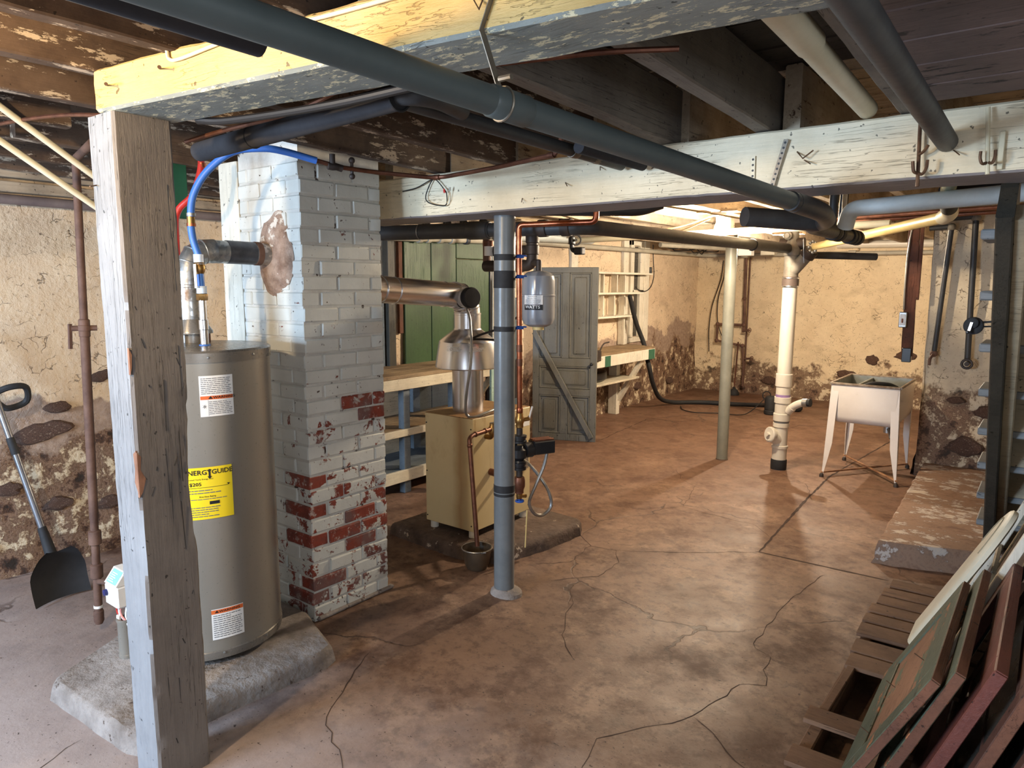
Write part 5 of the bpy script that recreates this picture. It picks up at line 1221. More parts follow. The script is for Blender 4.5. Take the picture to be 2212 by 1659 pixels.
mb = MB().lathe([(.024, -.03), (.03, -.026), (.03, .026), (.024, .03)], (-3.235, 5.0, 1.975), n=12); mb.cyl((-3.235, 5.0, 1.975), (-3.15, 4.93, 1.975), .011, 8); mb.build('body', BLACKP, sv_)
MB().torus((-3.15, 4.93, 1.975), .04, .007, (.77, -.63, 0), 18, 6).build('hand_wheel', BLACKP, sv_)
MB().bbox(-3.2, -3.12, 4.97, 5.03, 1.86, 1.92, .008).build('elbow_end', BLACKP, sv_)
rp = thing('rusty_bypass_pipe', 'rusty water pipe with a square bypass and taps on the far wall', 'pipe', (-3.7, 10.4, .5))
MB().tube([(-3.70, 10.41, 2.03), (-3.685, 10.41, .95)], .022, 10).build('pipe', RUST, rp)
MB().tube([(-3.645, 10.43, 2.03), (-3.65, 10.43, .6), (-3.66, 10.43, .15)], .012, 8).build('pipe', RUST, rp)
MB().tube(fillet([(-3.685, 10.40, 1.03), (-4.085, 10.40, 1.03), (-4.09, 10.40, .78), (-3.69, 10.40, .72), (-3.66, 10.40, .45), (-3.66, 10.40, .12)], .04), .018, 10).build('bypass', RUST, rp)
for p_ in ((-3.685, 10.40, 1.03), (-4.085, 10.40, 1.03), (-4.09, 10.40, .78), (-3.69, 10.40, .72), (-3.693, 10.40, 1.42)): MB().sphere(p_, .032, 6).build('fitting', RUST, rp)
for p_ in ((-3.69, 10.38, .94), (-3.64, 10.38, .53)):
    mb = MB().cyl(p_, V(p_)+V((.12, -.05, .02)), .016, 8); mb.torus(V(p_)+V((.12, -.05, .02)), .03, .006, (1, -.4, 0), 12, 5); mb.build('tap', RUST, rp)
for k, (pts_, lb) in enumerate((([(-4.05, 10.44, 1.98), (-4.08, 10.44, 1.7), (-4.2, 10.44, 1.3), (-4.235, 10.44, .95), (-4.22, 10.44, .6)], 'thin cable looping down the far wall nearer the corner'), ([(-4.02, 10.44, 1.98), (-4.03, 10.44, 1.75), (-4.11, 10.44, 1.4), (-4.1, 10.44, 1.05), (-3.98, 10.43, .75)], 'thin cable hanging down the far wall into the square bypass pipe'))):
    tag(MB().tube(smooth_path(pts_, 6), .007, 6).build('hanging_cable', WIRE), lb, 'cable')
tag(MB().tube([(-2.45, 10.36, 2.16), (-.9, 10.36, 2.14)], .05, 16).build('white_wall_pipe', PVC), 'white plastic pipe high on the far wall above the laundry tub', 'pipe')
# ------------------------------------------------------------------ white plastic drain stack
SC = V((-1.86, 6.29, 0))
ss = thing('drain_stack', 'white plastic drain stack with a cleanout plug, purple primer bands and a rubber foot', 'drain pipe', SC)
tilt = lambda z: SC+V((.012*(z/1.6), 0, z))
def ring(prof, name, mat, n=28): return MB().lathe([(r, z) for r, z in prof], SC+V((.003, 0, 0)), V((.0075, 0, 1)), n).build(name, mat, ss)
ring([(.0605, .80), (.0605, 1.62)], 'upper_pipe', PVC)
ring([(.0605, .855), (.069, .85), (.069, .745), (.061, .735), (.061, .66)], 'coupling', PVC)
ring([(.0615, .648), (.0615, .672)], 'primer_band', PURPLE)
ring([(.061, .65), (.07, .648), (.07, .598), (.062, .592), (.062, .505), (.07, .50), (.07, .44), (.062, .435)], 'wye_body', PVC)
ring([(.064, .415), (.064, .438)], 'marked_ring', INKG)
ring([(.062, .0), (.062, .19), (.069, .195), (.069, .215), (.06, .22), (.06, .38), (.068, .385), (.068, .418), (.06, .42)], 'cleanout_body', PVC)
ring([(.066, .002), (.068, .01), (.068, .085), (.065, .092), (.06, .093)], 'rubber_boot', RUBBER)
cd = V((-.55, -.82, .12)).normalized()
mb = MB().cyl(SC+V((0, 0, .26)), SC+V((0, 0, .305))+cd*.10, .058, 24); mb.build('cleanout_hub', PVC, ss)
cp_ = MB().lathe([(.066, .085), (.068, .09), (.068, .112), (.06, .118), (.001, .119)], SC+V((0, 0, .305)), cd, 28).build('cleanout_plug', PVC, ss)
MB().lathe([(.022, .118), (.022, .14)], SC+V((0, 0, .305)), cd, 4).build('square_nut', PVC, cp_)
MB().tube(fillet([SC+V((.02, 0, .49)), SC+V((.10, -.02, .575)), SC+V((.17, -.035, .615)), SC+V((.22, -.045, .625))], .06), .032, 18).build('side_branch', PVC, ss)
mb = MB().lathe([(.037, 0), (.037, .055)], SC+V((.06, -.012, .525)), V((.08, -.02, .09)), 18); mb.build('hub', PVC, ss)
MB().lathe([(.036, 0), (.036, .04)], SC+V((.19, -.04, .62)), V((1, -.2, .1)), 18).build('clamp', ZINC, ss)
MB().lathe([(.034, 0), (.034, .03)], SC+V((.225, -.046, .625)), V((1, -.2, .1)), 18).build('end_cap', RUBBER, ss)
fe = MB().lathe([(.066, 1.60), (.0685, 1.603), (.0685, 1.688), (.066, 1.69)], SC+V((.003, 0, 0)), V((.0075, 0, 1)), 28).build('rubber_coupling', simple('brown_rubber', S(92, 78, 72), S(78, 66, 60), 4, .6), ss)
for z_ in (1.607, 1.677): MB().lathe([(.070, z_-.006), (.0705, z_-.005), (.0705, z_+.005), (.07, z_+.006)], SC+V((.003, 0, 0)), V((.0075, 0, 1)), 28).build('hose_clamp', STEEL, fe)
ci = thing('cast_iron_wye', 'grey cast-iron wye fitting hanging above the white drain stack', 'pipe fitting', SC+V((.015, 0, 1.69)))
c0 = SC+V((.015, 0, 0))
MB().lathe([(.058, 1.68), (.06, 1.70), (.06, 1.86), (.07, 1.87), (.072, 1.93), (.066, 1.97), (.05, 2.0), (.05, 2.08)], c0, n=24).build('body', CAST, ci)
MB().tube(smooth_path([c0+V((.0, 0, 1.72)), c0+V((.05, -.02, 1.77)), c0+V((.12, -.03, 1.85)), c0+V((.17, -.05, 1.91))], 6), .05, 20).build('branch', CAST, ci)
MB().lathe([(.05, -.035), (.062, -.03), (.062, .03), (.05, .035)], c0+V((.15, -.045, 1.88)), V((.05, -.02, .06)), 20).build('hub', IRON, ci)
mb = MB()
for k in range(8):
    a = k*PI/4; mb.sphere(c0+V((.19, -.06, 1.93))+V((math.cos(a)*.03, -.03, math.sin(a)*.045)), .014, 5)
mb.build('lead_joint', ZINC, ci)
mb = MB(); mb.bar(c0+V((.13, -.1, 1.80)), c0+V((.115, -.1, 2.0)), .014, .002, (1, 0, 0)); mb.build('hanger_strap', ZINC, ci)
MB().lathe([(.02, -.1), (.05, -.1), (.05, .1), (.02, .1)], c0+V((0, 0, 1.965)), V((1, .1, 0)), 20).build('cross_hub', IRON, ci)
MB().lathe([(.035, 0), (.035, .02), (.02, .03), (.02, .04)], c0+V((-.02, -.06, 2.03)), V((0, -1, 0)), 16).build('cleanout_plug', CAST, ci)
# pipes between the stack and the beam
bd = thing('black_drain_run', 'black drain pipe with rubber couplings continuing the grey pipe beyond the column beam', 'pipe', (-.95, 3.6, 1.9))
MB().tube(fillet([Pf+dv*-.02, Pf+dv*.22, (-.80, 3.2, 1.885), (-.945, 3.45, 1.888), (-.965, 4.5, 1.888)], .12, 8), .034, 18).build('pipe', P_DARK, bd)
MB().tube([(-1.09, 3.02, 1.905), (-.86, 3.28, 1.89)], .041, 18).build('stub', P_DARK, bd)
for y_ in (3.95, 4.05, 4.3, 4.38, 4.47): MB().lathe([(.034, -.03), (.042, -.026), (.042, .026), (.034, .03)], (-.96, y_, 1.888), (0, 1, 0), 18).build('coupling', RUBBER, bd)
for y_ in (3.90, 4.10):
    MB().tube([(-.955, y_, 1.90), (-.95, y_, 2.15)], .022, 12).build('riser', P_DARK, bd)
MB().tube([(-.92, 3.98, 1.90), (-.92, 3.98, 2.1)], .012, 10).build('white_riser', PVC, bd)
tag(MB().tube([(-1.80, 6.34, 1.875), (-1.28, 6.75, 1.86)], .03, 14).build('iron_pipe', P_DARK), 'short dark pipe with an open end beside the cast-iron wye', 'pipe')
yp = thing('yellowed_pipe', 'yellowed plastic drain pipe rising from the cast-iron wye to the joists', 'pipe', (-1.1, 5.3, 1.94))
Y0_, Y1_ = c0+V((.20, -.06, 1.935)), V((-.50, 4.16, 1.955))
MB().tube([Y0_, Y1_], .029, 18).build('pipe', YELL_P, yp)
MB().tube(smooth_path([Y1_, (-.46, 4.05, 1.965), (-.455, 3.95, 1.985)], 5), .036, 18).build('elbow', CREAM_P, yp)
MB().tube([(-.455, 3.96, 1.983), (-.43, 3.66, 2.03)], .037, 18).build('rubber_sleeve', RUBBER, yp)
MB().tube(fillet([(-.43, 3.66, 2.03), (-.40, 3.45, 2.06), (-.40, 2.95, 2.075)], .06), .03, 18).build('upper_pipe', simple('green_cream_pipe', S(176, 186, 166), S(150, 160, 140), 4, .4), yp)
tag(MB().tube([(-.425, 3.72, 2.02), (-.02, 3.70, 2.025)], .036, 16).build('black_branch', RUBBER), 'thick black pipe running from the yellowed drain pipe towards the stairs', 'pipe')
iw = thing('wrapped_pipe', 'white wrapped pipe with a downward elbow under the joists beyond the column beam', 'pipe', (-.8, 3.6, 1.95))
MB().tube(fillet([(-.02, 3.45, 1.985), (-.82, 3.66, 1.975), (-.845, 3.70, 1.895)], .07, 8), .037, 20).build('pipe', INSUL, iw)
for k, (a_, b_, lb) in enumerate((((-1.55, 5.2, 2.10), (-.2, 4.9, 2.11), 'slim red-brown pipe across the joists nearer the column beam'), ((-1.6, 5.6, 2.09), (-.2, 5.35, 2.10), 'slim red-brown pipe across the joists between two others'), ((-1.6, 6.0, 2.10), (-.2, 5.8, 2.11), 'slim red-brown pipe across the joists nearer the wall pipes'))):
    tag(MB().tube([a_, b_], .014, 10).build('heating_pipe', COPPER_D), lb, 'pipe')
tag(MB().tube([(-3.6, 5.62, 2.02), (-1.6, 5.42, 2.03), (-.95, 5.38, 2.03)], .026, 14).build('cream_pipe', CREAM_P), 'long cream pipe just behind the glowing bulb', 'pipe')
for k, (pts_, lb) in enumerate((([(-2.9, 4.2, 2.12), (-2.6, 4.6, 2.02), (-2.3, 4.9, 2.0), (-2.1, 5.1, 2.1)], 'tan cable drooping from the joists towards the bulb'), ([(-2.2, 4.0, 2.14), (-1.9, 4.5, 2.09), (-1.7, 4.9, 2.06), (-1.6, 5.4, 2.12)], 'tan cable drooping beside the bulb above the dark drain header'), ([(-3.4, 4.4, 2.13), (-2.9, 5.2, 2.05), (-2.5, 5.3, 2.06), (-2.12, 5.25, 2.14)], 'tan cable stapled towards the bulb from the left wall'))):
    tag(MB().tube(smooth_path(pts_, 6), .006, 6).build('ceiling_cable', WIRE_T), lb, 'cable')
tw = MB(); r_ = random.Random(5)
for k in range(7):
    y_ = 8.6+k*.22; tw.tube(smooth_path([(-4.2, y_, 2.17), (-4.15+r_.uniform(-.1, .1), y_+.1, 2.08+r_.uniform(-.03, .03)), (-4.1+r_.uniform(-.1, .1), y_+.25, 2.1), (-4.05, y_+.35, 2.17)], 4), .007, 5)
tag(tw.build('cable_tangle', WIRE), 'tangle of black cables under the joists near the far corner', 'cables')
tag(MB().tube([(-4.1, 8.4, 2.12), (-3.6, 10.0, 2.11)], .03, 12).build('ceiling_pipe', GREYP), 'grey pipe under the joists above the cable tangle in the far corner', 'pipe')
for k, (x_, y_) in enumerate(((-3.35, 9.4), (-3.05, 9.4))):
    tag(MB().bbox(x_-.09, x_+.09, y_-.06, y_+.06, 2.0, 2.17, .006).build('junction_box', (WHITE_L, GREYP)[k]), ('white junction box under the joists near the far wall', 'grey junction box under the joists near the far wall')[k], 'junction box')

# ------------------------------------------------------------------ laundry tub
lt = thing('laundry_tub', 'white enamel laundry tub on four splayed legs, rust at its edges, beside the stone wall', 'laundry tub', (-1.2, 6.64, 0))
x0, x1, y0, y1, zt = -1.465, -.945, 6.29, 7.02, .805
def tub_ring(ins, z, r=.05, k=5):
    out = []
    for cx_, cy_, a0 in ((x1-ins-r, y1-ins-r, 0), (x0+ins+r, y1-ins-r, PI/2), (x0+ins+r, y0+ins+r, PI), (x1-ins-r, y0+ins+r, 3*PI/2)):
        for j in range(k+1): a = a0+PI/2*j/k; out.append((cx_+math.cos(a)*r, cy_+math.sin(a)*r, z))
    return out
def shell(levels, r=.02):
    mb = MB(); vs = []; n = 0
    for ins, z in levels: q = tub_ring(ins, z, r); n = len(q); vs += q
    k = len(levels); fs = [(i*n+j, i*n+(j+1) % n, (i+1)*n+(j+1) % n, (i+1)*n+j) for i in range(k-1) for j in range(n)]+[tuple(range((k-1)*n, k*n))]
    return mb.add(vs, fs)
tb = shell([(0, zt), (.004, .62), (.008, .53), (.02, .495), (.05, .475), (.09, .468)]).build('basin', TUBW, lt, 50)
shell([(.012, zt-.002), (.015, .62), (.02, .54), (.06, .49)]).build('basin_lining', TUBIN, tb, 50)
mb = MB()
for a_, b_ in (((x0, y0), (x1, y0)), ((x1, y0), (x1, y1)), ((x1, y1), (x0, y1)), ((x0, y1), (x0, y0))): mb.bar((*a_, zt), (*b_, zt), .022, .02, b=.005)
mb.build('rim', simple('rusty_rim', S(150, 138, 122), S(100, 78, 58), 10, .5, .3), lt)
MB().bbox(x0+.17, x0+.19, y0+.015, y1-.015, .52, zt-.012, .004).build('partition', TUBIN, lt)
MB().tube(smooth_path([(x0+.2, 6.45, .77), (x0+.28, 6.5, .80), (x0+.38, 6.6, .79), (x0+.42, 6.75, .75)], 5), .018, 10).build('hose_end', RUBBER, lt)
for (bx, by), (tx, ty) in (((-1.485, 6.255), (x0+.01, y0+.01)), ((-.925, 6.295), (x1-.01, y0+.01)), ((-1.47, 6.99), (x0+.01, y1-.01)), ((-.955, 7.03), (x1-.01, y1-.01))):
    sx = 1 if tx < -1.2 else -1; sy = 1 if ty < 6.6 else -1
    mb = MB(); vs = []
    for s_, w_ in ((0., .012), (.18, .035), (.35, .055), (1., .062)):
        c_ = V((bx, by, .03)).lerp(V((tx-.006*sx, ty-.006*sy, zt-.01)), s_)
        vs += [c_+V((sx*w_, 0, 0)), c_, c_+V((0, sy*w_, 0)), c_+V((0, sy*w_, 0))+V((sx*.004, 0, 0)), c_+V((sx*.004, sy*.004, 0)), c_+V((sx*w_, sy*.004, 0))]
    fs = [(i*6+j, i*6+(j+1) % 6, (i+1)*6+(j+1) % 6, (i+1)*6+j) for i in range(3) for j in range(6)]
    mb.add(vs, fs); l_ = mb.build('leg', TUBW, lt, 0)
    MB().lathe([(.018, 0), (.018, .02), (.008, .035)], (bx, by, 0), n=10).build('caster_foot', IRON, l_)
for a_, b_ in (((-1.485, 6.255, .04), (-.955, 7.03, .04)), ((-.925, 6.295, .05), (-1.47, 6.99, .05))): MB().bar(a_, b_, .018, .014, b=.003).build('cross_brace', simple('rusty_brace', S(170, 128, 92), S(120, 82, 58), 9, .6, .2), lt)
mb = MB().lathe([(.03, .40), (.03, .47)], (-1.05, 6.5, 0), n=12); mb.tube(fillet([(-1.05, 6.5, .44), (-1.02, 6.42, .42), (-1.0, 6.36, .38)], .02), .012, 8); mb.build('drain_fitting', ZINC, lt)

# ------------------------------------------------------------------ stub wall fixtures
wp_ = thing('water_pipe', 'leaning dark water pipe with a bent top and a tap on the stone stub wall', 'pipe', (-.75, 6.76, 1.0))
MB().tube(fillet([(-.90, 6.76, 2.08), (-.745, 6.75, 2.09), (-.795, 6.76, 1.05)], .03), .02, 12).build('pipe', P_DARK, wp_)
mb = MB().sphere((-.795, 6.76, 1.06), .03, 6); mb.tube([(-.795, 6.75, 1.06), (-.81, 6.68, 1.02), (-.81, 6.67, .97)], .012, 8); mb.build('tap', RUST, wp_)
MB().sphere((-.745, 6.75, 2.085), .032, 6).build('elbow', CAST, wp_)
wp_ = thing('water_pipe', 'upright dark water pipe with a round valve at its foot, next to the stairs', 'pipe', (-.56, 6.76, 1.0))
MB().tube(fillet([(-.88, 6.74, 2.15), (-.585, 6.74, 2.16), (-.555, 6.75, 1.03)], .03), .022, 12).build('pipe', P_DARK, wp_)
MB().sphere((-.585, 6.745, 2.15), .036, 6).build('elbow', CAST, wp_)
mb = MB().torus((-.552, 6.70, .995), .035, .010, (0, -1, 0), 16, 6); mb.cyl((-.552, 6.78, .995), (-.552, 6.69, .995), .018, 10); mb.build('valve', IRON, wp_)
bb = thing('hanging_board', 'dark reddish-brown plank hanging beside the stone stub wall with a switch box on it', 'board', (-.95, 6.72, 1.0))
MB().timber((-.985, 6.72, 1.03), (-1.005, 6.72, 2.2), .085, .028, 16, .002, .003, 3., (0, 1, 0)).build('plank', W_BRN, bb)
MB().bbox(-.955, -.93, 6.70, 6.73, 1.5, 2.2, .003).build('edge_strip', W_BRN, bb)
MB().bbox(-1.02, -.95, 6.69, 6.74, .98, 1.10, .005).build('bottom_block', BLACKP, bb)
MB().tube(smooth_path([(-1.03, 6.695, 1.42), (-1.035, 6.695, 1.6), (-1.03, 6.69, 1.9), (-1.0, 6.68, 2.12), (-.85, 6.4, 2.12)], 6), .008, 8).build('cable', ZINC, bb)
sw = MB().bbox(-1.06, -1.0, 6.67, 6.705, 1.27, 1.40, .006).build('switch_box', ZINC, bb)
MB().bbox(-1.05, -1.01, 6.664, 6.672, 1.29, 1.38, .003).build('cover_plate', WHITE_L, sw); MB().bbox(-1.036, -1.024, 6.652, 6.668, 1.31, 1.345, .003).build('toggle', COPPER_D, sw)

# ------------------------------------------------------------------ stairs and landing
ld = thing('concrete_landing', 'worn concrete landing slab with flaking paint at the foot of the stairs', 'concrete slab', (-.3, 5.5, 0))
poly = [(-.735, 4.47), (-.52, 4.52), (-.30, 4.60), (.1, 4.72), (.44, 4.75), (.44, 6.775), (-.80, 6.775), (-.79, 6.2), (-.76, 5.3)]
pp = []
for i in range(len(poly)):
    a, b = V((*poly[i], 0)), V((*poly[(i+1) % len(poly)], 0)); n = max(1, int((b-a).length/.05))
    for j in range(n): pp.append(a.lerp(b, j/n))
mb = MB(); vs = []; n = len(pp); cen = V((-.2, 5.6, 0))
for ins, z in ((-.03, 0), (-.012, .03), (.0, .07), (.006, .115), (.02, .13)):
    for p in pp:
        q = p+(cen-p).normalized()*ins+V((noise.noise(p*11+V((0, 0, z*20)))*.014, noise.noise(p*12+V((4, 0, z*20)))*.014, 0)); vs.append((q.x, q.y, z+noise.noise(p*15)*.004*(z > 0)))
fs = [(k*n+i, k*n+(i+1) % n, (k+1)*n+(i+1) % n, (k+1)*n+i) for k in range(4) for i in range(n)]+[tuple(range(4*n, 5*n)), tuple(range(n))[::-1]]
mb.add(vs, fs).build('slab', LANDING, ld, 38)
sr = thing('cellar_stairs', 'steep wooden cellar stairs with dark stringer, grey treads and beige risers, seen from below', 'stairs', (0, 4.9, .13))
S0, S1 = V((-.202, 4.90, .13)), V((-.165, 2.93, 1.95)); sd_ = (S1-S0).normalized(); un = V((0, sd_.z, -sd_.y)).normalized()
if un.z < 0: un = -un
mb = MB().timber(S0-un*.06-sd_*.02, S1-un*.06+sd_*.03, .05, .25, 40, .002, .005, 8., tuple(un)); mb.v = [(a, b, max(c, .131)) for a, b, c in mb.v]; mb.build('stringer', W_STR, sr)
mb = MB().timber(S0-un*.13+V((.045, 0, .07))+sd_*.02, S1-un*.13+V((.045, 0, 0)), .045, .07, 40, .002, .005, 5., tuple(un)); mb.build('stringer_ledge', W_RIS, sr)
MB().timber(V((.42, 4.9, .13))-un*.05, V((.42, 2.93, 1.95))-un*.05, .045, .23, 20, .002, .005, 9., tuple(un)).build('stringer', W_STR, sr)
for k in range(1, 9):
    z_ = .13+.21*k; yn = 4.95-1.12*.21*k+.13; xl = -.268+.004*k
    MB().bbox(xl, .44, yn-.28, yn, z_-.035, z_, .005).build('tread', W_TRD, sr)
    MB().bbox(-.175, .44, yn-.055, yn-.035, z_-.21, z_-.03, .003).build('riser', W_RIS, sr)
ck = thing('hand_crank', 'black hand-crank wheel with a bare metal handle, bracketed to the stair stringer', 'crank', (-.27, 3.5, 1.46))
ca = V((-.12, -1, .0)).normalized(); cc = V((-.275, 3.50, 1.455))
MB().lathe([(.034, 0), (.036, .004), (.036, .02), (.03, .024)], cc, ca, 22).build('wheel', RUBBER, ck)
MB().lathe([(.018, .02), (.022, .024), (.022, .038), (.012, .042)], cc+V((0, 0, .012)), ca, 18).build('hub', RUBBER, ck)
MB().bar(cc+ca*.046+V((0, 0, .015)), cc+ca*.048+V((-.008, 0, -.022)), .011, .004, tuple(ca), .001).build('crank_arm', STEEL, ck)
MB().lathe([(.006, 0), (.007, .012), (.004, .016)], cc+ca*.048+V((-.010, 0, -.025)), ca, 10).build('grip', INK, ck)
mb = MB().bar(cc+V((0, .01, .012)), V((-.19, 3.52, 1.475)), .02, .008); mb.bar(cc+V((0, .012, -.006)), V((-.19, 3.525, 1.455)), .02, .006); mb.build('bracket', BLACKP, ck)

# ------------------------------------------------------------------ pallet
pa = thing('wooden_pallet', 'weathered wooden pallet with missing slats lying on the floor under the leaning sashes', 'pallet', (-.2, 3.0, 0))
for x_ in (-.545, -.16, .2): MB().timber((x_, 1.75, .046), (x_, 3.97, .046), .045, .088, 30, .003, .005, x_*9).build('runner', W_PAL, pa)
for i_, (yc, w_, xl) in enumerate(((3.92, .10, -.56), (3.795, .10, -.575), (3.675, .10, -.575), (3.555, .10, -.59), (3.435, .095, -.59), (3.31, .12, -.585), (3.13, .13, -.57), (2.98, .12, -.56), (2.50, .10, -.59), (2.24, .11, -.575), (2.06, .10, -.58), (1.86, .1, -.58))):
    MB().timber((xl, yc+random.uniform(-.008, .008), .099), (.25, yc+.02, .099), w_, .018, 12, .002, .003, i_*3.3).build('slat', W_PAL, pa)
MB().timber((-.545, 2.55, .097), (-.535, 2.95, .097), .03, .016, 8, .002, .003, 2.).build('split_slat', W_PAL, pa)

# ------------------------------------------------------------------ window sashes leaning under the stairs
def sash(name, label, cat, bx, tx, tz, ya, yb, mw, mat, edge, filled=None, th=.03, bz=.109, bars=0, group=None):
    """rectangular frame: bottom edge along y at (bx,bz), top edge at (tx,tz)"""
    t = thing(name, label, cat, (bx, (ya+yb)/2, bz), group)
    B, T = V((bx, 0, bz)), V((tx, 0, tz)); w = (T-B); Hh = w.length; w.normalize(); nn = V((-w.z, 0, w.x))   # faces left/up
    B.z += th*w.x
    def bx_(y0, y1, h0, h1, n0=-th, n1=0., b=.003):
        mb = MB(); mb.bbox(y0, y1, h0, h1, n0, n1, b); mb.v = [tuple(B+w*h+nn*n_+V((0, y, 0))) for y, h, n_ in mb.v]; return mb
    bx_(ya, ya+mw, 0, Hh).build('stile', mat, t); bx_(yb-mw, yb, 0, Hh).build('stile', mat, t)
    bx_(ya+mw, yb-mw, 0, mw*1.2).build('rail', mat, t); bx_(ya+mw, yb-mw, Hh-mw, Hh).build('rail', mat, t)
    bx_(ya-.004, ya, .0, Hh, -th+.002, -.002, .001).build('edge_face', edge, t); bx_(ya, yb, Hh, Hh+.004, -th+.002, -.002, .001).build('edge_face', edge, t)
    for i in range(bars):
        h = mw*1.2+(Hh-mw*2.2)*(i+1)/(bars+1); bx_(ya+mw, yb-mw, h-.01, h+.01, -th*.8, -th*.2).build('glazing_bar', mat, t)
    if filled: bx_(ya+mw-.005, yb-mw+.005, mw, Hh-mw+.005, -th*.75, -th*.25, .002).build('panel', filled, t)
    return t, bx_
W_FBARE = paint_wood('sash_bare_orange', S(150, 108, 80), S(122, 86, 62), S(96, 106, 82), .55, 'Y', .7, 4)
t1, f1 = sash('leaning_shutter', 'green and bare-wood shutter panel leaning over the pallet, outermost of the stack', 'shutter', -.415, -.19, .545, 2.12, 2.93, .10, W_FGR, W_FBR, W_FBARE, .028)
for y_, h_ in ((2.42, .38), (2.5, .2), (2.3, .12)):
    q = f1(y_, y_+.003, h_, h_+.003, -.002, .03, .0008); q.build('nail', NAIL, t1)
sash('window_sash', 'open green wooden sash frame leaning behind the green shutter panel', 'window sash', -.335, -.138, .575, 2.14, 3.02, .06, W_FGR, W_FBR, None, .03)
sash('window_sash', 'brick-red wooden sash frame with broad rails leaning in the stack', 'window sash', -.245, -.052, .61, 2.14, 3.05, .095, W_FRD, W_FRD, None, .034)
sash('window_sash', 'dark brown glazed sash leaning right behind the brick-red frame', 'window sash', -.165, .02, .63, 2.05, 3.0, .07, W_FDK, W_FBR, GLASS_D, .03, bars=1)
sash('window_sash', 'dark red-brown sash with two glazing bars leaning near the back of the stack', 'window sash', -.095, .09, .64, 2.0, 3.0, .06, W_FDK, W_FRD, GLASS_D, .03, bars=2)
sash('window_sash', 'reddish sash frame leaning against the dark red-brown one at the back', 'window sash', -.02, .16, .66, 1.98, 3.0, .07, W_FRD, W_FBR, None, .03)
sash('window_sash', 'green-edged sash frame last but one in the leaning stack', 'window sash', .06, .24, .68, 2.0, 3.0, .07, W_FGR, W_FBR, None, .03)
sash('window_sash', 'brown sash innermost in the leaning stack against the side wall', 'window sash', .15, .42, .72, 2.0, 3.0, .07, W_FDK, W_FBR, GLASS_D, .03)
sash('window_sash', 'narrow white-painted sash leaning behind the round-ended white board', 'window sash', -.27, .0, .80, 3.05, 3.78, .035, W_WHT, W_WHT, None, .03, bars=1)
sash('window_sash', 'white sash with dark glass leaning innermost behind the round-ended white board', 'window sash', -.21, .06, .82, 3.08, 3.85, .03, W_WHT, INK, GLASS_D, .025)
# round-ended white board (ironing board)
ib = thing('ironing_board', 'long cream-white ironing board with a rounded end leaning above the pallet', 'ironing board', (-.38, 3.36, .11))
B_, T_ = V((-.385, 0, .126)), V((-.078, 0, .735)); w_ = (T_-B_); Hh = w_.length; w_.normalize(); nn = V((-w_.z, 0, w_.x))
def outline(hw, ins):
    pts = [(-hw+ins, 0), (-hw+ins, Hh-.2)]
    for j in range(13): a = PI-PI*j/12; pts.append((math.cos(a)*(hw-ins), Hh-.2+math.sin(a)*(.2-ins)))
    pts += [(hw-ins, Hh-.2), (hw-ins, 0)]; return pts
mb = MB(); vs = []; n = 0
for ins, n_ in ((.012, -.03), (0, -.024), (0, -.008), (.010, 0), (.03, .004)):
    q = outline(.135, ins); n = len(q); vs += [B_+w_*h+nn*n_+V((0, 3.37+y, 0)) for y, h in q]
fs = [(k*n+i, k*n+(i+1) % n, (k+1)*n+(i+1) % n, (k+1)*n+i) for k in range(4) for i in range(n)]+[tuple(range(4*n, 5*n)), tuple(range(n))[::-1]]
mb.add(vs, fs).build('board', simple('cream_board_paint', S(222, 214, 192), S(206, 196, 170), 3, .5, bump=.1, chip=S(150, 110, 76), chip_t=.74), ib, 40)
q = [B_+w_*h+nn*.0055+V((0, 3.37+y, 0)) for y, h in outline(.135, .045)]
MB().tube(q[1:-1], .0022, 6).build('seam_line', simple('cream_seam', S(150, 140, 116), S(130, 120, 98), 5, .6), ib)

# ------------------------------------------------------------------ straps, hooks and wire on the column beam
def perforated(name, label, a, b, w, mat, holes):
    t = thing(name, label, 'strap', a); a, b = V(a), V(b)
    MB().bar(a, b, w, .0022, (0, -1, 0)).build('strip', mat, t)
    for k in range(holes):
        p = a.lerp(b, (k+.6)/(holes+.2)); MB().lathe([(.0042, 0), (.0042, .0004)], p+V((0, -.0013, 0)), (0, -1, 0), 8).build('hole', INK, t)
perforated('perforated_strap', 'rust-spotted perforated hanger strap bent down from the column beam to the drain pipe', (-.80, 2.586, 2.118), (-.842, 2.584, 1.96), .016, CLAMP, 9)
perforated('perforated_strap', 'cream-painted perforated strap flat on the column beam left of the rust-spotted one', (-.915, 2.594, 2.075), (-.913, 2.594, 1.975), .015, CREAM_P, 5)
hk = thing('utility_hook', 'rusty screw hook plate on the column beam beside the dark iron pipe', 'hook', (-.39, 2.57, 1.93))
MB().tube([(-.393, 2.575, 2.135), (-.385, 2.565, 1.925)], .0055, 8).build('rod', NAIL, hk)
MB().tube(smooth_path([(-.388, 2.565, 2.02), (-.372, 2.555, 2.03), (-.362, 2.55, 2.045)], 4), .005, 6).build('arm', NAIL, hk)
MB().tube(smooth_path([(-.386, 2.565, 1.965), (-.372, 2.55, 1.96), (-.362, 2.545, 1.975), (-.36, 2.545, 2.0)], 4), .005, 6).build('arm', NAIL, hk)
MB().tube(smooth_path([(-.386, 2.565, 1.965), (-.396, 2.55, 1.97), (-.4, 2.545, 2.0)], 4), .005, 6).build('arm', NAIL, hk)
hk = thing('utility_hook', 'painted double hook on the column beam nearest the stairs', 'hook', (-.21, 2.57, 1.95))
MB().tube([(-.219, 2.575, 2.14), (-.204, 2.56, 1.945)], .006, 8).build('rod', CREAM_P, hk)
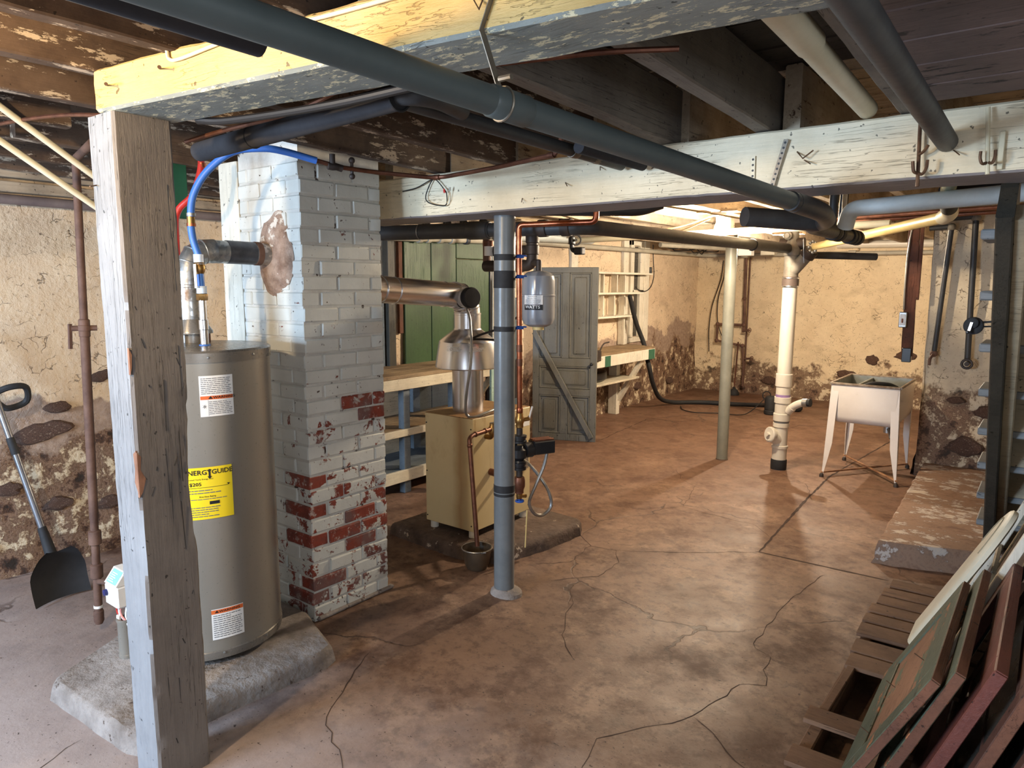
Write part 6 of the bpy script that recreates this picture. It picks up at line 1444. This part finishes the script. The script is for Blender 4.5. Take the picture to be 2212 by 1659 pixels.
for s_ in (-1, 1): MB().tube(smooth_path([(-.206, 2.565, 1.98), (-.206+s_*.012, 2.545, 1.975), (-.206+s_*.018, 2.54, 1.99), (-.206+s_*.018, 2.54, 2.01)], 4), .0045, 6).build('arm', NAIL, hk)
MB().bbox(-.185, -.17, 2.586, 2.598, 1.96, 2.07, .002).build('plate', CREAM_P, hk)
wl = thing('wire_loop', 'loop of thin dark wire with red wire nuts hanging on the column beam', 'wire', (-2.45, 2.58, 2.0))
MB().tube(smooth_path([(-2.70, 2.585, 2.085), (-2.6, 2.585, 2.095), (-2.50, 2.585, 2.125), (-2.46, 2.582, 2.12), (-2.41, 2.58, 2.075), (-2.39, 2.578, 2.05), (-2.395, 2.58, 2.0), (-2.45, 2.58, 2.0), (-2.52, 2.582, 2.02), (-2.535, 2.583, 2.05), (-2.51, 2.584, 2.10), (-2.49, 2.585, 2.125)], 6), .0028, 6).build('wire', WIRE, wl)
MB().lathe([(.005, 0), (.006, .008), (.003, .02)], (-2.40, 2.575, 2.055), (-.2, 0, 1), 8).build('wire_nut', RED_L, wl)
MB().lathe([(.004, 0), (.005, .008), (.003, .02)], (-2.37, 2.575, 2.06), (.3, 0, 1), 8).build('wire_nut', GREYP, wl)
MB().tube([(-2.395, 2.58, 2.0), (-2.38, 2.578, 2.02), (-2.37, 2.576, 2.06)], .002, 6).build('wire', WIRE_T, wl)
# ------------------------------------------------------------------ bare bulbs
def bulb(c, power, color, label, drop=.05):
    c = V(c)
    t = thing('bare_bulb', label, 'light bulb', c+V((0, 0, .1)))
    mt = MT('bulb_glow_%d' % int(power)); em = mt.n('ShaderNodeEmission', {'Color': color, 'Strength': power})
    mt.t.links.new(em.outputs[0], mt.out.inputs[0])
    MB().lathe([(.001, -.034), (.016, -.030), (.027, -.018), (.031, 0), (.029, .014), (.022, .03), (.015, .045), (.013, .052)], c, n=20).build('bulb', mt.m, t)
    MB().lathe([(.014, .05), (.02, .052), (.022, .085), (.05, .09), (.055, .10), (.055, .112), (.001, .113)], c, n=20).build('lamp_holder', WHITE_L, t)
    mb = MB(); mb.bbox(c.x-.16, c.x+.16, c.y-.05, c.y+.05, c.z+.112, c.z+.135, .004); mb.build('mounting_board', W_JOC, t)
    return t
bulb((-2.08, 5.23, 2.04), BULB_FAR, (1.0, .82, .60), 'glowing bare bulb in a white holder above the dark drain pipe')
bulb((-1.84, -.02, 2.09), BULB_NEAR, (1.0, .75, .46), 'glowing bare bulb in a white holder between the old joists behind the askew beam')
bulb((-2.32, 7.75, 2.03), BULB_DEEP, (1.0, .82, .61), 'glowing bare bulb in a white holder above the floor pump behind the cast-iron wye')
